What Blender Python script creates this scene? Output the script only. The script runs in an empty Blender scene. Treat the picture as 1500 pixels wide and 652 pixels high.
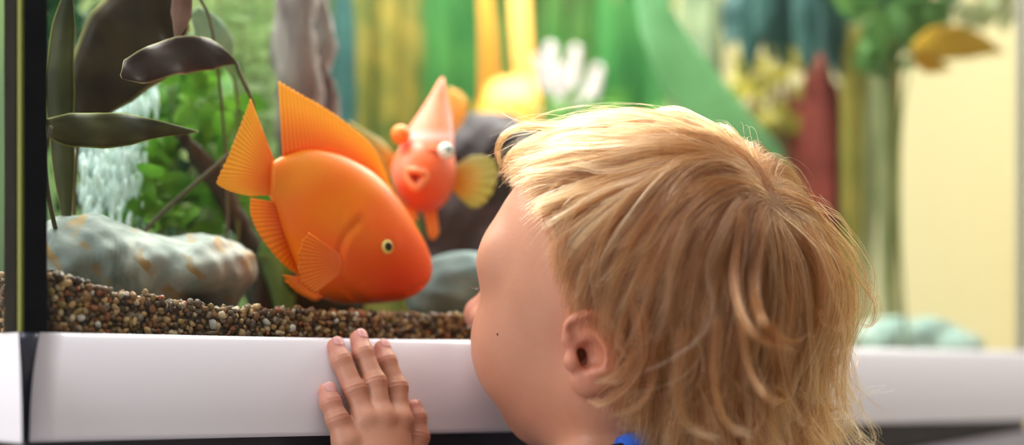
import bpy, math, random
import numpy as np
from mathutils import Matrix, Vector

SC = bpy.context.scene
COL = SC.collection
rng = np.random.default_rng(7)
random.seed(7)

# ------------------------------------------------------------------ camera, light, exposure
FPX = 2583.0            # focal length in pixels of the 1500 px wide frame
CX, HY = 750.0, 562.0   # principal column, horizon row
H = 0.80                # eye height of the camera (m)
cam_d = bpy.data.cameras.new('camera')
cam = bpy.data.objects.new('camera', cam_d); COL.objects.link(cam)
cam.location = (0, 0, H); cam.rotation_euler = (math.pi/2, 0, 0)
cam_d.sensor_width = 36.0; cam_d.lens = FPX/1500*36.0
cam_d.shift_y = (HY-326)/1500
cam_d.clip_start = 0.05
cam_d.dof.use_dof = True; cam_d.dof.focus_distance = 0.866
cam_d.dof.aperture_fstop = 62.0/24.0
SC.camera = cam
SC.cycles.transparent_max_bounces = 24
SC.view_settings.view_transform = 'Standard'; SC.view_settings.look = 'None'
SC.view_settings.gamma = 1.0; SC.view_settings.use_curve_mapping = False
SC.view_settings.exposure = 0.0

world = bpy.data.worlds.new('room_air'); SC.world = world; world.use_nodes = True
bg = world.node_tree.nodes['Background']
bg.inputs[0].default_value = (1.0, 0.97, 0.95, 1); bg.inputs[1].default_value = 0.40

# tank frame: U runs along the front pane, N goes into the tank
U = np.array([0.784, 0.6205, 0.0]); U /= np.linalg.norm(U)
N = np.array([-U[1], U[0], 0.0])
C0 = np.array([-0.2168, 0.80, 0.0]) - U*0.0045
TL, TD = 0.748, 0.50            # tank length and depth
ZB0, ZB1 = 0.774, 0.8232        # white base band bottom / top
ZTOP = 1.20

def TK(s, t, z):                 # tank coordinates -> world
    return C0 + U*s + N*t + np.array([0, 0, z])
def ray(px, py):
    return np.array([(px-CX)/FPX, 1.0, (HY-py)/FPX])
def D(px, py, Y):                # pixel seen at depth Y
    return np.array([0, 0, H]) + ray(px, py)*Y
def T(px, py, t):                # pixel seen on the plane t metres behind the front pane
    r = ray(px, py); k = (C0+N*t)@N/(r@N)
    return np.array([0, 0, H]) + r*k
def to_px(P):
    P = np.asarray(P); return np.stack([CX+FPX*P[..., 0]/P[..., 1], HY-FPX*(P[..., 2]-H)/P[..., 1]], -1)

def area(name, loc, target, size, power, col, sy=None):
    d = bpy.data.lights.new(name, 'AREA'); d.energy = power; d.color = col
    d.shape = 'RECTANGLE'; d.size = size; d.size_y = sy or size
    o = bpy.data.objects.new(name, d); COL.objects.link(o); o.location = loc
    o.rotation_euler = (Vector(target)-Vector(loc)).to_track_quat('-Z', 'Y').to_euler()
    return o
area('ceiling_lamp_light', (-0.35, 0.75, 2.45), (0.05, 0.95, 0.8), 1.1, 22, (0.97, 0.96, 1.0))
area('window_light', (-1.9, -0.6, 1.55), (0.0, 0.95, 0.85), 1.3, 40, (0.96, 0.97, 1.0))
hl = area('aquarium_lamp_light', tuple(TK(0.37, 0.20, 1.185)), tuple(TK(0.37, 0.20, 0.8)), 0.66, 8.2, (1.0, 0.98, 0.93), 0.26)
hl.rotation_euler = (0, 0, math.atan2(U[1], U[0]))
area('wall_fill_light', (1.25, 1.75, 2.1), (0.7, 2.75, 0.95), 0.6, 20, (1.0, 0.96, 0.86))  # added fill that brightens the yellow back wall, not a fixture

# ------------------------------------------------------------------ materials
def new_mat(name):
    m = bpy.data.materials.new(name); m.use_nodes = True
    nt = m.node_tree; return m, nt, nt.nodes['Principled BSDF']
def ramp(nt, stops, fac):
    r = nt.nodes.new('ShaderNodeValToRGB'); e = r.color_ramp.elements
    while len(e) < len(stops): e.new(0.5)
    for el, (p, c) in zip(e, stops): el.position = p; el.color = (*c, 1)
    nt.links.new(fac, r.inputs[0]); return r.outputs[0]
def noise(nt, scale, detail=4, dist=0.0, coord='Object', stretch=None):
    tc = nt.nodes.new('ShaderNodeTexCoord'); n = nt.nodes.new('ShaderNodeTexNoise')
    n.inputs['Scale'].default_value = scale; n.inputs['Detail'].default_value = detail
    n.inputs['Distortion'].default_value = dist
    src = tc.outputs[coord]
    if stretch:
        mp = nt.nodes.new('ShaderNodeMapping'); mp.inputs['Scale'].default_value = stretch
        if len(stretch) == 3: pass
        nt.links.new(src, mp.inputs[0]); src = mp.outputs[0]
    nt.links.new(src, n.inputs['Vector']); return n.outputs[0]
def bump(nt, b, h, strength, dist=0.001):
    n = nt.nodes.new('ShaderNodeBump'); n.inputs['Strength'].default_value = strength
    n.inputs['Distance'].default_value = dist
    nt.links.new(h, n.inputs['Height']); nt.links.new(n.outputs[0], b.inputs['Normal'])
def simple(name, c1, c2=None, rough=0.5, scale=30, bmp=0.0, bdist=0.001, spec=0.4, metal=0, coat=0, sss=0, detail=4, stretch=None, ssr=(1, .4, .2)):
    m, nt, b = new_mat(name)
    b.inputs['Roughness'].default_value = rough; b.inputs['Specular IOR Level'].default_value = spec
    b.inputs['Metallic'].default_value = metal; b.inputs['Coat Weight'].default_value = coat
    n = noise(nt, scale, detail, stretch=stretch)
    nt.links.new(ramp(nt, [(0.3, c1), (0.7, c2 or c1)], n), b.inputs['Base Color'])
    if bmp: bump(nt, b, n, bmp, bdist)
    if sss:
        b.inputs['Subsurface Weight'].default_value = sss; b.inputs['Subsurface Scale'].default_value = 0.004
        b.inputs['Subsurface Radius'].default_value = ssr
    return m
def leaf_mat(name, c1, c2, scale=40, tr=0.35, rough=0.5, edge=None):
    m, nt, b = new_mat(name); b.inputs['Specular IOR Level'].default_value = .2
    b.inputs['Roughness'].default_value = rough
    n = noise(nt, scale, 3)
    c = ramp(nt, [(0.3, c1), (0.7, c2)], n)
    if edge:
        a = nt.nodes.new('ShaderNodeAttribute'); a.attribute_name = 'edge'
        r = ramp(nt, [(0.88, (0, 0, 0)), (1.0, (.8, .8, .8))], a.outputs['Fac'])
        mx = nt.nodes.new('ShaderNodeMixRGB'); nt.links.new(r, mx.inputs[0]); nt.links.new(c, mx.inputs[1])
        mx.inputs[2].default_value = (*edge, 1); c = mx.outputs[0]
    nt.links.new(c, b.inputs['Base Color'])
    bump(nt, b, n, 0.15)
    t = nt.nodes.new('ShaderNodeBsdfTranslucent'); nt.links.new(c, t.inputs[0])
    mix = nt.nodes.new('ShaderNodeMixShader'); mix.inputs[0].default_value = tr
    nt.links.new(b.outputs[0], mix.inputs[1]); nt.links.new(t.outputs[0], mix.inputs[2])
    nt.links.new(mix.outputs[0], nt.nodes['Material Output'].inputs[0])
    return m
def attr_mat(name, attr='col', mscale=0, rough=0.45, sss=0.0, sscale=0.004, ssr=(1, .35, .2), spec=0.4, coat=0.0, nscale=0, nstr=0.0, mul=0.0):
    m, nt, b = new_mat(name)
    a = nt.nodes.new('ShaderNodeAttribute'); a.attribute_name = attr
    c = a.outputs['Color']
    if mul:
        n = noise(nt, mscale or nscale, 5)
        mx = nt.nodes.new('ShaderNodeMixRGB'); mx.blend_type = 'MULTIPLY'; mx.inputs[0].default_value = mul
        nt.links.new(c, mx.inputs[1]); nt.links.new(ramp(nt, [(0.3, (.55, .5, .45)), (0.65, (1, 1, 1))], n), mx.inputs[2]); c = mx.outputs[0]
    nt.links.new(c, b.inputs['Base Color'])
    b.inputs['Roughness'].default_value = rough; b.inputs['Specular IOR Level'].default_value = spec
    b.inputs['Coat Weight'].default_value = coat; b.inputs['Coat Roughness'].default_value = 0.2
    if sss:
        b.inputs['Subsurface Weight'].default_value = sss; b.inputs['Subsurface Scale'].default_value = sscale
        b.inputs['Subsurface Radius'].default_value = ssr
    if nstr: bump(nt, b, noise(nt, nscale, 4), nstr, 0.0006)
    return m
def glass_mat(name, tint=(0.97, 1.0, 0.98), refl=1.0, rough=0.0):
    m, nt, b = new_mat(name); nt.nodes.remove(b)
    tr = nt.nodes.new('ShaderNodeBsdfTransparent'); tr.inputs[0].default_value = (*tint, 1)
    gl = nt.nodes.new('ShaderNodeBsdfGlossy'); gl.inputs['Roughness'].default_value = rough
    fr = nt.nodes.new('ShaderNodeFresnel'); fr.inputs[0].default_value = 1.3
    mu = nt.nodes.new('ShaderNodeMath'); mu.operation = 'MULTIPLY'; mu.inputs[1].default_value = refl
    ge = nt.nodes.new('ShaderNodeNewGeometry'); iv = nt.nodes.new('ShaderNodeMath'); iv.operation = 'SUBTRACT'; iv.inputs[0].default_value = 1.0
    nt.links.new(ge.outputs['Backfacing'], iv.inputs[1]); m0 = nt.nodes.new('ShaderNodeMath'); m0.operation = 'MULTIPLY'
    nt.links.new(iv.outputs[0], m0.inputs[0]); nt.links.new(fr.outputs[0], m0.inputs[1]); nt.links.new(m0.outputs[0], mu.inputs[0])
    mx = nt.nodes.new('ShaderNodeMixShader'); nt.links.new(mu.outputs[0], mx.inputs[0])
    nt.links.new(tr.outputs[0], mx.inputs[1]); nt.links.new(gl.outputs[0], mx.inputs[2])
    nt.links.new(mx.outputs[0], nt.nodes['Material Output'].inputs[0])
    return m
def fin_mat(name, base, edge, alpha_edge=0.55, rays=26):
    """fin membrane: colour runs from base to rim along V, ray ridges along U."""
    m, nt, b = new_mat(name); L = nt.links
    uv = nt.nodes.new('ShaderNodeUVMap'); sp = nt.nodes.new('ShaderNodeSeparateXYZ'); L.new(uv.outputs[0], sp.inputs[0])
    c = ramp(nt, [(0.0, base), (0.75, edge)], sp.outputs[1])
    mu = nt.nodes.new('ShaderNodeMath'); mu.operation = 'MULTIPLY'; mu.inputs[1].default_value = rays*6.2832; L.new(sp.outputs[0], mu.inputs[0])
    sn = nt.nodes.new('ShaderNodeMath'); sn.operation = 'SINE'; L.new(mu.outputs[0], sn.inputs[0])
    mr = nt.nodes.new('ShaderNodeMapRange'); mr.inputs[1].default_value = -1; mr.inputs[2].default_value = 1; L.new(sn.outputs[0], mr.inputs[0])
    mx = nt.nodes.new('ShaderNodeMixRGB'); mx.blend_type = 'MULTIPLY'; mx.inputs[0].default_value = 0.75
    L.new(c, mx.inputs[1]); L.new(ramp(nt, [(0.0, (.72, .52, .35)), (0.6, (1, 1, 1))], mr.outputs[0]), mx.inputs[2])
    L.new(mx.outputs[0], b.inputs['Base Color']); b.inputs['Roughness'].default_value = 0.4
    bump(nt, b, mr.outputs[0], 0.25, 0.0005)
    t = nt.nodes.new('ShaderNodeBsdfTranslucent'); L.new(mx.outputs[0], t.inputs[0])
    m1 = nt.nodes.new('ShaderNodeMixShader'); m1.inputs[0].default_value = 0.4
    L.new(b.outputs[0], m1.inputs[1]); L.new(t.outputs[0], m1.inputs[2])
    tr = nt.nodes.new('ShaderNodeBsdfTransparent'); tr.inputs[0].default_value = (1.0, .85, .55, 1)
    m2 = nt.nodes.new('ShaderNodeMixShader')
    al = nt.nodes.new('ShaderNodeMapRange'); al.inputs[1].default_value = 0.25; al.inputs[2].default_value = 1.0
    al.inputs[3].default_value = 0.0; al.inputs[4].default_value = 1-alpha_edge; L.new(sp.outputs[1], al.inputs[0])
    L.new(al.outputs[0], m2.inputs[0]); L.new(m1.outputs[0], m2.inputs[1]); L.new(tr.outputs[0], m2.inputs[2])
    L.new(m2.outputs[0], nt.nodes['Material Output'].inputs[0])
    return m

# ------------------------------------------------------------------ object helpers
def tag(o, label=None, cat=None, group=None, kind=None):
    if label: o['label'] = label
    if cat: o['category'] = cat
    if group: o['group'] = group
    if kind: o['kind'] = kind
    return o
def thing(name, loc, label, cat, group=None):
    o = bpy.data.objects.new(name, None); COL.objects.link(o); o.location = [float(v) for v in loc]
    o.empty_display_size = 0.02
    return tag(o, label, cat, group)
def raw_mesh(name, V, F, smooth=True, uv=None, attrs=None):
    """V (n,3); F: one array of quads/tris or a list of such arrays."""
    V = np.ascontiguousarray(V, np.float32)
    Fs = [np.asarray(f) for f in (F if isinstance(F, list) else [F]) if len(f)]
    loops = np.concatenate([f.ravel() for f in Fs]).astype(np.int32)
    tot = np.concatenate([np.full(len(f), f.shape[1]) for f in Fs]).astype(np.int32)
    st = np.concatenate([[0], np.cumsum(tot)[:-1]]).astype(np.int32)
    me = bpy.data.meshes.new(name)
    me.vertices.add(len(V)); me.vertices.foreach_set('co', V.ravel())
    me.loops.add(len(loops)); me.loops.foreach_set('vertex_index', loops)
    me.polygons.add(len(tot)); me.polygons.foreach_set('loop_start', st)
    me.update(calc_edges=True)
    me.polygons.foreach_set('use_smooth', np.full(len(tot), bool(smooth)))
    if uv is not None:
        l = me.uv_layers.new(name='UVMap'); l.data.foreach_set('uv', np.asarray(uv, np.float32)[loops].ravel())
    for k, a in (attrs or {}).items():
        a = np.asarray(a, np.float32)
        if a.ndim == 1:
            at = me.attributes.new(k, 'FLOAT', 'POINT'); at.data.foreach_set('value', a)
        else:
            at = me.attributes.new(k, 'FLOAT_COLOR', 'POINT')
            at.data.foreach_set('color', np.concatenate([a[:, :3], np.ones((len(a), 1), np.float32)], 1).ravel())
    me.validate()
    return me
def link(name, me, mat, parent=None, loc=None):
    o = bpy.data.objects.new(name, me); COL.objects.link(o)
    if mat: me.materials.append(mat)
    if parent is not None:
        o.parent = parent
        L = parent.location if parent.parent is None else Vector((0, 0, 0))
        o.matrix_parent_inverse = Matrix.Translation(-L)
    elif loc is not None:
        me.transform(Matrix.Translation(-Vector([float(v) for v in loc]))); o.location = [float(v) for v in loc]
    return o
def add(name, V, F, mat, parent=None, smooth=True, uv=None, attrs=None, loc=None, solid=0, sub=0, bevel=0):
    V = np.asarray(V, float)
    if parent is None and loc is None:
        loc = (*((V.min(0)+V.max(0))/2)[:2], V[:, 2].min())
    o = link(name, raw_mesh(name, V, F, smooth, uv, attrs), mat, parent, loc)
    if solid:
        md = o.modifiers.new('thick', 'SOLIDIFY'); md.thickness = solid; md.offset = 0
    if sub:
        md = o.modifiers.new('sub', 'SUBSURF'); md.levels = sub; md.render_levels = sub
    if bevel:
        md = o.modifiers.new('bev', 'BEVEL'); md.width = bevel; md.segments = 3; md.limit_method = 'ANGLE'
    return o
class MB:
    def __init__(s): s.V = []; s.F4 = []; s.F3 = []; s.uv = []; s.at = []; s.n = 0
    def put(s, V, F, uv=None, at=None):
        V = np.asarray(V, float); F = np.asarray(F)
        s.V.append(V); (s.F4 if F.shape[1] == 4 else s.F3).append(F+s.n); s.n += len(V)
        s.uv.append(np.zeros((len(V), 2)) if uv is None else np.asarray(uv))
        s.at.append(np.zeros(len(V)) if at is None else np.asarray(at))
    def build(s, name, mat, parent=None, **k):
        F = []
        if s.F4: F.append(np.concatenate(s.F4))
        if s.F3: F.append(np.concatenate(s.F3))
        return add(name, np.concatenate(s.V), F, mat, parent, uv=np.concatenate(s.uv), attrs={'edge': np.concatenate(s.at)}, **k)
def grid_faces(nu, nv, wrap=False):
    i, j = np.meshgrid(np.arange(nu-1), np.arange(nv if wrap else nv-1), indexing='ij')
    a = i*nv+j; b = i*nv+(j+1) % nv; c = (i+1)*nv+(j+1) % nv; d = (i+1)*nv+j
    return np.stack([a, d, c, b], -1).reshape(-1, 4)
BOXF = np.array([[0, 1, 3, 2], [4, 6, 7, 5], [0, 4, 5, 1], [2, 3, 7, 6], [0, 2, 6, 4], [1, 5, 7, 3]])
def tank_box(s0, s1, t0, t1, z0, z1):
    return np.array([TK(s, t, z) for s in (s0, s1) for t in (t0, t1) for z in (z0, z1)]), BOXF
def wbox(x0, x1, y0, y1, z0, z1):
    return np.array([(x, y, z) for x in (x0, x1) for y in (y0, y1) for z in (z0, z1)]), BOXF
def catmull(P, n):
    """smooth resample of a polyline to n points, equal parameter spacing."""
    P = np.asarray(P, float); m = len(P)
    Q = np.vstack([2*P[0]-P[1], P, 2*P[-1]-P[-2]])
    u = np.linspace(0, m-1, n); i = np.minimum(u.astype(int), m-2); f = (u-i)[:, None]
    p0, p1, p2, p3 = Q[i], Q[i+1], Q[i+2], Q[i+3]
    return 0.5*(2*p1+(p2-p0)*f+(2*p0-5*p1+4*p2-p3)*f**2+(3*p1-p0-3*p2+p3)*f**3)
def tube(mb, pts, rad, seg=10, n=None, at=0.0):
    P = catmull(pts, n or max(8, 4*len(pts))); R = np.interp(np.linspace(0, 1, len(P)), np.linspace(0, 1, len(rad)), rad)
    d = np.gradient(P, axis=0); d /= np.linalg.norm(d, axis=1, keepdims=True)+1e-12
    ref = np.array([0.3, 0.9, 0.31]); a = np.cross(d, ref); a /= np.linalg.norm(a, axis=1, keepdims=True)+1e-9; b = np.cross(d, a)
    th = np.linspace(0, 2*np.pi, seg, endpoint=False)
    V = P[:, None]+R[:, None, None]*(np.cos(th)[None, :, None]*a[:, None]+np.sin(th)[None, :, None]*b[:, None])
    V = np.concatenate([V.reshape(-1, 3), [P[0]-d[0]*R[0]*.6, P[-1]+d[-1]*R[-1]*.8]])
    F = grid_faces(len(P), seg, True)[:, ::-1]; m = len(P)*seg; k = np.arange(seg); k2 = (k+1) % seg
    F3 = np.concatenate([np.stack([np.full(seg, m), k2, k], 1), np.stack([np.full(seg, m+1), (len(P)-1)*seg+k, (len(P)-1)*seg+k2], 1)])
    base = mb.n
    uu = np.repeat(np.linspace(0, 1, len(P)), seg); uv = np.stack([np.tile(th/6.2832, len(P)), uu], 1); uv = np.vstack([uv, [[0, 0], [0, 1]]])
    mb.V.append(V); mb.F4.append(F+base); mb.F3.append(F3+base); mb.n += len(V); mb.uv.append(uv); mb.at.append(np.full(len(V), at))
VIEW = np.array([0, 1.0, 0])
def blade(mb, pts, hw, n=22, tilt=0.0, fold=0.25, wave=0.0, m=7, seedk=0.0):
    """a leaf: centre line pts (3-D), half widths along it; it faces the viewer, tilted about its line."""
    P = catmull(pts, n); W = np.interp(np.linspace(0, 1, n), np.linspace(0, 1, len(hw)), hw)
    d = np.gradient(P, axis=0); d /= np.linalg.norm(d, axis=1, keepdims=True)+1e-12
    view = P-np.array([0, 0, H]); view /= np.linalg.norm(view, axis=1, keepdims=True)
    a = np.cross(d, view); a /= np.linalg.norm(a, axis=1, keepdims=True)+1e-9
    b = np.cross(a, d)
    side = a*math.cos(tilt)+b*math.sin(tilt); nor = -a*math.sin(tilt)+b*math.cos(tilt)
    v = np.linspace(-1, 1, m); s = np.linspace(0, 1, n)
    off = fold*np.abs(v)[None]*W[:, None] + wave*np.sin(s[:, None]*19+v[None]*1.3+seedk)*np.abs(v)[None]*W[:, None]
    V = P[:, None]+side[:, None]*(v[None, :, None]*W[:, None, None])+nor[:, None]*off[..., None]
    uv = np.stack(np.meshgrid(s, (v+1)/2, indexing='ij'), -1)
    ed = np.maximum(np.abs(v)[None]+0*s[:, None], ((s-.9)/.1).clip(0, 1)[:, None])
    mb.put(V.reshape(-1, 3), grid_faces(n, m), uv.reshape(-1, 2), ed.ravel())

# ------------------------------------------------------------------ implicit surfaces (surface nets on sparse blocks)
def ln(x): return np.sqrt((x*x).sum(-1))
def sd_sph(p, c, r): return ln(p-np.asarray(c))-r
def sd_ell(p, c, r):
    q = p-np.asarray(c); r = np.asarray(r, float); k0 = ln(q/r); k1 = ln(q/(r*r))+1e-9
    return k0*(k0-1)/k1
def sd_cap(p, a, b, ra, rb):
    a = np.asarray(a, float); b = np.asarray(b, float); ab = b-a
    t = (((p-a)@ab)/(ab@ab)).clip(0, 1)
    return ln(p-a-t[..., None]*ab)-(ra+(rb-ra)*t)
def smin(a, b, k):
    h = np.maximum(k-np.abs(a-b), 0)/k
    return np.minimum(a, b)-h*h*k*0.25
def smax(a, b, k): return -smin(-a, -b, k)
def nets(f, lo, hi, h, n=8, slack=1.3):
    lo = np.asarray(lo, float); hi = np.asarray(hi, float)
    nb = np.ceil((hi-lo)/(h*n)).astype(int)
    B = np.stack(np.meshgrid(*[np.arange(k) for k in nb], indexing='ij'), -1).reshape(-1, 3)
    c = lo+(B+0.5)*h*n
    d = np.concatenate([f(x) for x in np.array_split(c, max(1, len(c)//200000))])
    B = B[np.abs(d) < h*n*0.87*slack+2*h]
    o = np.stack(np.meshgrid(*[np.arange(-1, n+1)]*3, indexing='ij'), -1).reshape(-1, 3)
    G = nb*n+4
    def key(ix): return ((ix[..., 0]+1)*G[1]+(ix[..., 1]+1))*G[2]+ix[..., 2]+1
    KV, PV, KQ = [], [], []
    cor = np.array([[i, j, k] for i in (0, 1) for j in (0, 1) for k in (0, 1)])
    eds = [(a, b) for a in range(8) for b in range(a+1, 8) if np.abs(cor[a]-cor[b]).sum() == 1]
    for bb in np.array_split(B, max(1, len(B)//300)):
        I = bb[:, None]*n+o[None]
        v = f((lo+I*h).reshape(-1, 3)).reshape(len(bb), n+2, n+2, n+2)
        s = v < 0
        c8 = [v[:, i:n+1+i, j:n+1+j, k:n+1+k] for i, j, k in cor]
        cnt = sum((x < 0).astype(np.int8) for x in c8)
        w = np.argwhere((cnt > 0) & (cnt < 8))
        if not len(w): continue
        vals = np.stack([x[tuple(w.T)] for x in c8], 1)
        acc = np.zeros((len(w), 3)); num = np.zeros(len(w))
        for a, b in eds:
            va, vb = vals[:, a], vals[:, b]; x = (va < 0) != (vb < 0)
            t = np.where(x, va/np.where(x, va-vb, 1), 0)
            acc += np.where(x[:, None], cor[a]+t[:, None]*(cor[b]-cor[a]), 0); num += x
        cell = bb[w[:, 0]]*n+w[:, 1:]-1
        KV.append(key(cell)); PV.append(lo+(cell+acc/num[:, None])*h)
        for ax in range(3):
            sl0 = [slice(1, n+1)]*3; sl1 = list(sl0); sl1[ax] = slice(2, n+2)
            s0 = s[(slice(None), *sl0)]; s1 = s[(slice(None), *sl1)]
            e = np.argwhere(s0 != s1)
            if not len(e): continue
            g = bb[e[:, 0]]*n+e[:, 1:]
            a1 = np.zeros(3, int); a2 = np.zeros(3, int); a1[(ax+1) % 3] = 1; a2[(ax+2) % 3] = 1
            q = np.stack([key(g-a1-a2), key(g-a2), key(g), key(g-a1)], 1)
            fl = s0[tuple(e.T)]; q[~fl] = q[~fl][:, ::-1]
            KQ.append(q)
    KV = np.concatenate(KV); PV = np.concatenate(PV); KQ = np.concatenate(KQ)
    u, ix = np.unique(KV, return_index=True)
    F = np.searchsorted(u, KQ); ok = (F < len(u)).all(1); F = F[ok]; KQ = KQ[ok]
    ok = (u[F] == KQ).all(1); F = F[ok]
    return PV[ix], F

# ------------------------------------------------------------------ room shell
def struct(name, V, F, mat): return tag(add(name, V, F, mat, smooth=False), kind='structure')
struct('floor', *wbox(-2.6, 2.2, -1.6, 2.75, -0.05, 0.0), simple('floor_grey', (.40, .39, .42), (.46, .45, .48), .45, 6, .1, stretch=(1, 12, 1)))
struct('wall_back', *wbox(-2.6, 2.2, 2.75, 2.85, 0.0, 2.6), simple('wall_pale_yellow', (.83, .64, .25), (.85, .74, .45), .8, 2.2, stretch=(1, 1, .15)))
struct('wall_right', *wbox(2.2, 2.3, -1.6, 2.85, 0.0, 2.6), simple('wall_cream_side', (.80, .74, .62), (.82, .76, .64), .8, 8))
struct('wall_left', *wbox(-2.7, -2.6, -1.6, 2.85, 0.0, 2.6), simple('wall_white', (.8, .79, .77), (.82, .81, .79), .8, 8))

# ------------------------------------------------------------------ aquarium
aq = thing('aquarium', TK(TL/2, TD/2, 0.745), 'long glass aquarium with white base band and black corner seal, seen from its corner', 'aquarium')
M_glass = glass_mat('front_glass', (.985, 1.0, .99), 0.9)
M_edge, _nt, _b = new_mat('green_glass_edge')
_b.inputs['Base Color'].default_value = (.30, .32, .05, 1); _b.inputs['Roughness'].default_value = .15; _b.inputs['Transmission Weight'].default_value = .3
M_black = simple('black_silicone', (.004, .005, .007), (.007, .008, .010), .5, 60, .1, spec=.12)
M_dark = simple('dark_brown_seal', (.010, .009, .007), (.016, .014, .011), .55, 60, .1, spec=.12)
M_band, _nt, _b = new_mat('white_glossy_plastic')
_b.inputs['Base Color'].default_value = (.86, .83, .88, 1); _b.inputs['Roughness'].default_value = .28; _b.inputs['Coat Weight'].default_value = .3; _b.inputs['Coat Roughness'].default_value = .12
M_frame = simple('black_frame_plastic', (.030, .028, .034), (.042, .038, .046), .45, 90)
ZF = 0.788
add('front_glass', *tank_box(0.0, TL, 0.0, 0.006, ZB0+.004, ZTOP), M_glass, aq, smooth=False)
add('side_glass', *tank_box(0.0, 0.006, 0.0065, TD, ZB0+.004, ZTOP), M_glass, aq, smooth=False)
add('end_glass', *tank_box(TL-.006, TL, 0.0065, TD, ZB0+.004, ZTOP), M_glass, aq, smooth=False)
add('glass_edge', *tank_box(-0.0012, 0.0, 0.0014, 0.0052, ZB1-.001, ZTOP), M_edge, aq, smooth=False)
add('corner_seal', *tank_box(0.0062, 0.0130, 0.0062, 0.0085, ZB1-.02, ZTOP), M_black, aq, smooth=False)
add('corner_seal', *tank_box(-0.0006, 0.0105, -0.0008, 0.0, ZB1-.002, ZTOP), M_black, aq, smooth=False)
add('side_seal', *tank_box(-0.0012, 0.0, 0.0070, 0.0205, ZB1-.002, ZTOP), M_dark, aq, smooth=False)
add('end_seal', *tank_box(TL-.001, TL+.004, 0.0, 0.006, ZB1-.002, ZTOP), simple('grey_silicone', (.25, .24, .2), None, .4), aq, smooth=False)
# printed backdrop panel
mbk, nt, b = new_mat('printed_backdrop')
n1 = noise(nt, 9, 5, .6, stretch=(1, 1, .45)); b.inputs['Roughness'].default_value = .7
nt.links.new(ramp(nt, [(.30, (.02, .05, .02)), (.45, (.10, .17, .04)), (.55, (.15, .22, .07)), (.70, (.30, .32, .12))], n1), b.inputs['Base Color'])
add('backdrop_panel', *tank_box(0.0, TL, TD+.001, TD+.006, ZB0+.004, ZTOP), mbk, aq, smooth=False)
add('base_plate', *tank_box(0.007, TL-.007, 0.0066, TD-.001, ZB0+.006, ZB0+.014), M_frame, aq, smooth=False)
# bulging white band: front and side
def band_off(z):
    f = ((ZB1-z)/(ZB1-ZB0)).clip(0, 1)
    return .0022+.0115*np.sin(np.minimum(f*1.25, 1)*np.pi/2)**.8
zz = np.concatenate([[ZB1], np.linspace(ZB1, ZB0, 22), [ZB0]]); oo = band_off(zz); oo[0] = -0.0002; oo[-1] = -0.0002
f_ = ((ZB1-zz)/(ZB1-ZB0)).clip(0, 1)
def solve_px(fn, target, lo, hi):
    up = to_px(fn(hi))[0] > to_px(fn(lo))[0]
    for _ in range(40):
        mid = (lo+hi)/2
        if (to_px(fn(mid))[0] < target) == up: lo = mid
        else: hi = mid
    return (lo+hi)/2
oz = np.maximum(oo, 0)
s_end = np.array([solve_px(lambda s: TK(s, -o, z), 43.5+15*(1-f)**2.2, -.03, .04) for o, z, f in zip(oz, zz, f_)])
ss = np.concatenate([[0], np.linspace(0.0, 1, 60)])
V = np.array([[TK(se*(1-k)+(TL+.004)*k, -o, z) for se, o, z in zip(s_end, oo, zz)] for k in ss])
capA = V.reshape(-1, 3)
band = add('base_band', capA, grid_faces(len(ss), len(zz)), M_band, aq)
for row in (V[0], V[-1]):
    bm_end = MB(); m_ = row.mean(0); bm_end.put(np.vstack([row, [m_]]), np.array([[k, (k+1) % len(row), len(row)] for k in range(len(row))]))
    bm_end.build('band_end', M_band, band)
t_end = np.array([solve_px(lambda t: TK(-o-.0002, t, z), 32-5*(1-f)**1.6, -.03, .05) for o, z, f in zip(oz, zz, f_)])
V = np.array([[TK(-o-.0002, te*(1-k)+(TD+.006)*k, z) for te, o, z in zip(t_end, oo, zz)] for k in np.linspace(0, 1, 20)])
add('base_band', V.reshape(-1, 3), grid_faces(20, len(zz))[:, ::-1], M_band, aq)
# dark corner piece between the bands
cv = []
for o, z, se, te in zip(oz, zz, s_end, t_end):
    r = o*.78; m = -r-.0010
    cv.append([TK(max(se, 0)+.004, .0, z), TK(se+.003, -r, z), TK(min(se, 0)*.6, -r-.0006, z), TK(m*.8, m*.8, z), TK(-r-.0006, min(te, 0)*.6, z), TK(-r, te+.004, z), TK(0, max(te, 0)+.006, z)])
cv = np.array(cv)
add('corner_piece', cv.reshape(-1, 3), grid_faces(len(zz), 7), simple('smoky_corner_plastic', (.02, .022, .035), (.03, .032, .05), .25, 40), aq)
add('bottom_frame', *tank_box(0.0, TL, -0.0015, TD, 0.7585, ZB0), M_frame, aq, smooth=False)
# hood with its lamp, over the open top
add('hood', *tank_box(-.004, TL+.004, -.004, TD+.008, ZTOP, ZTOP+.05), M_band, aq, smooth=False)
# stand: white cabinet whose upper edge sweeps up towards the far end
st = thing('aquarium_stand', TK(TL/2, TD/2, 0), 'pale grey cabinet under the aquarium with a dark gap beneath the white band', 'cabinet')
M_cab = simple('pale_lavender_board', (.62, .59, .66), (.66, .63, .70), .4, 20)
add('body', *tank_box(0.012, TL-.012, 0.012, TD-.01, 0.0, 0.738), M_cab, st, smooth=False, bevel=.002)
V = []
for s in np.linspace(-.01, TL+.01, 60):
    zt = .7445+.0225*np.clip((s-.45)/.30, 0, 1)**1.2
    V.append([TK(s, -.006, zt), TK(s, -.004, zt+.0008), TK(s, -.0020, zt), TK(s, -.0020, .7), TK(s, -.006, .7)])
add('front_rail', np.array(V).reshape(-1, 3), grid_faces(60, 5), M_cab, st)
add('top_board', *tank_box(0.0, TL, 0.0, TD, 0.738, 0.7585), M_frame, st, smooth=False)
for k in (0, 1):
    add('door', *tank_box(.02+k*.357, .371+k*.357, -.006, .012, .03, .697), M_cab, st, smooth=False, bevel=.002)
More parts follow.
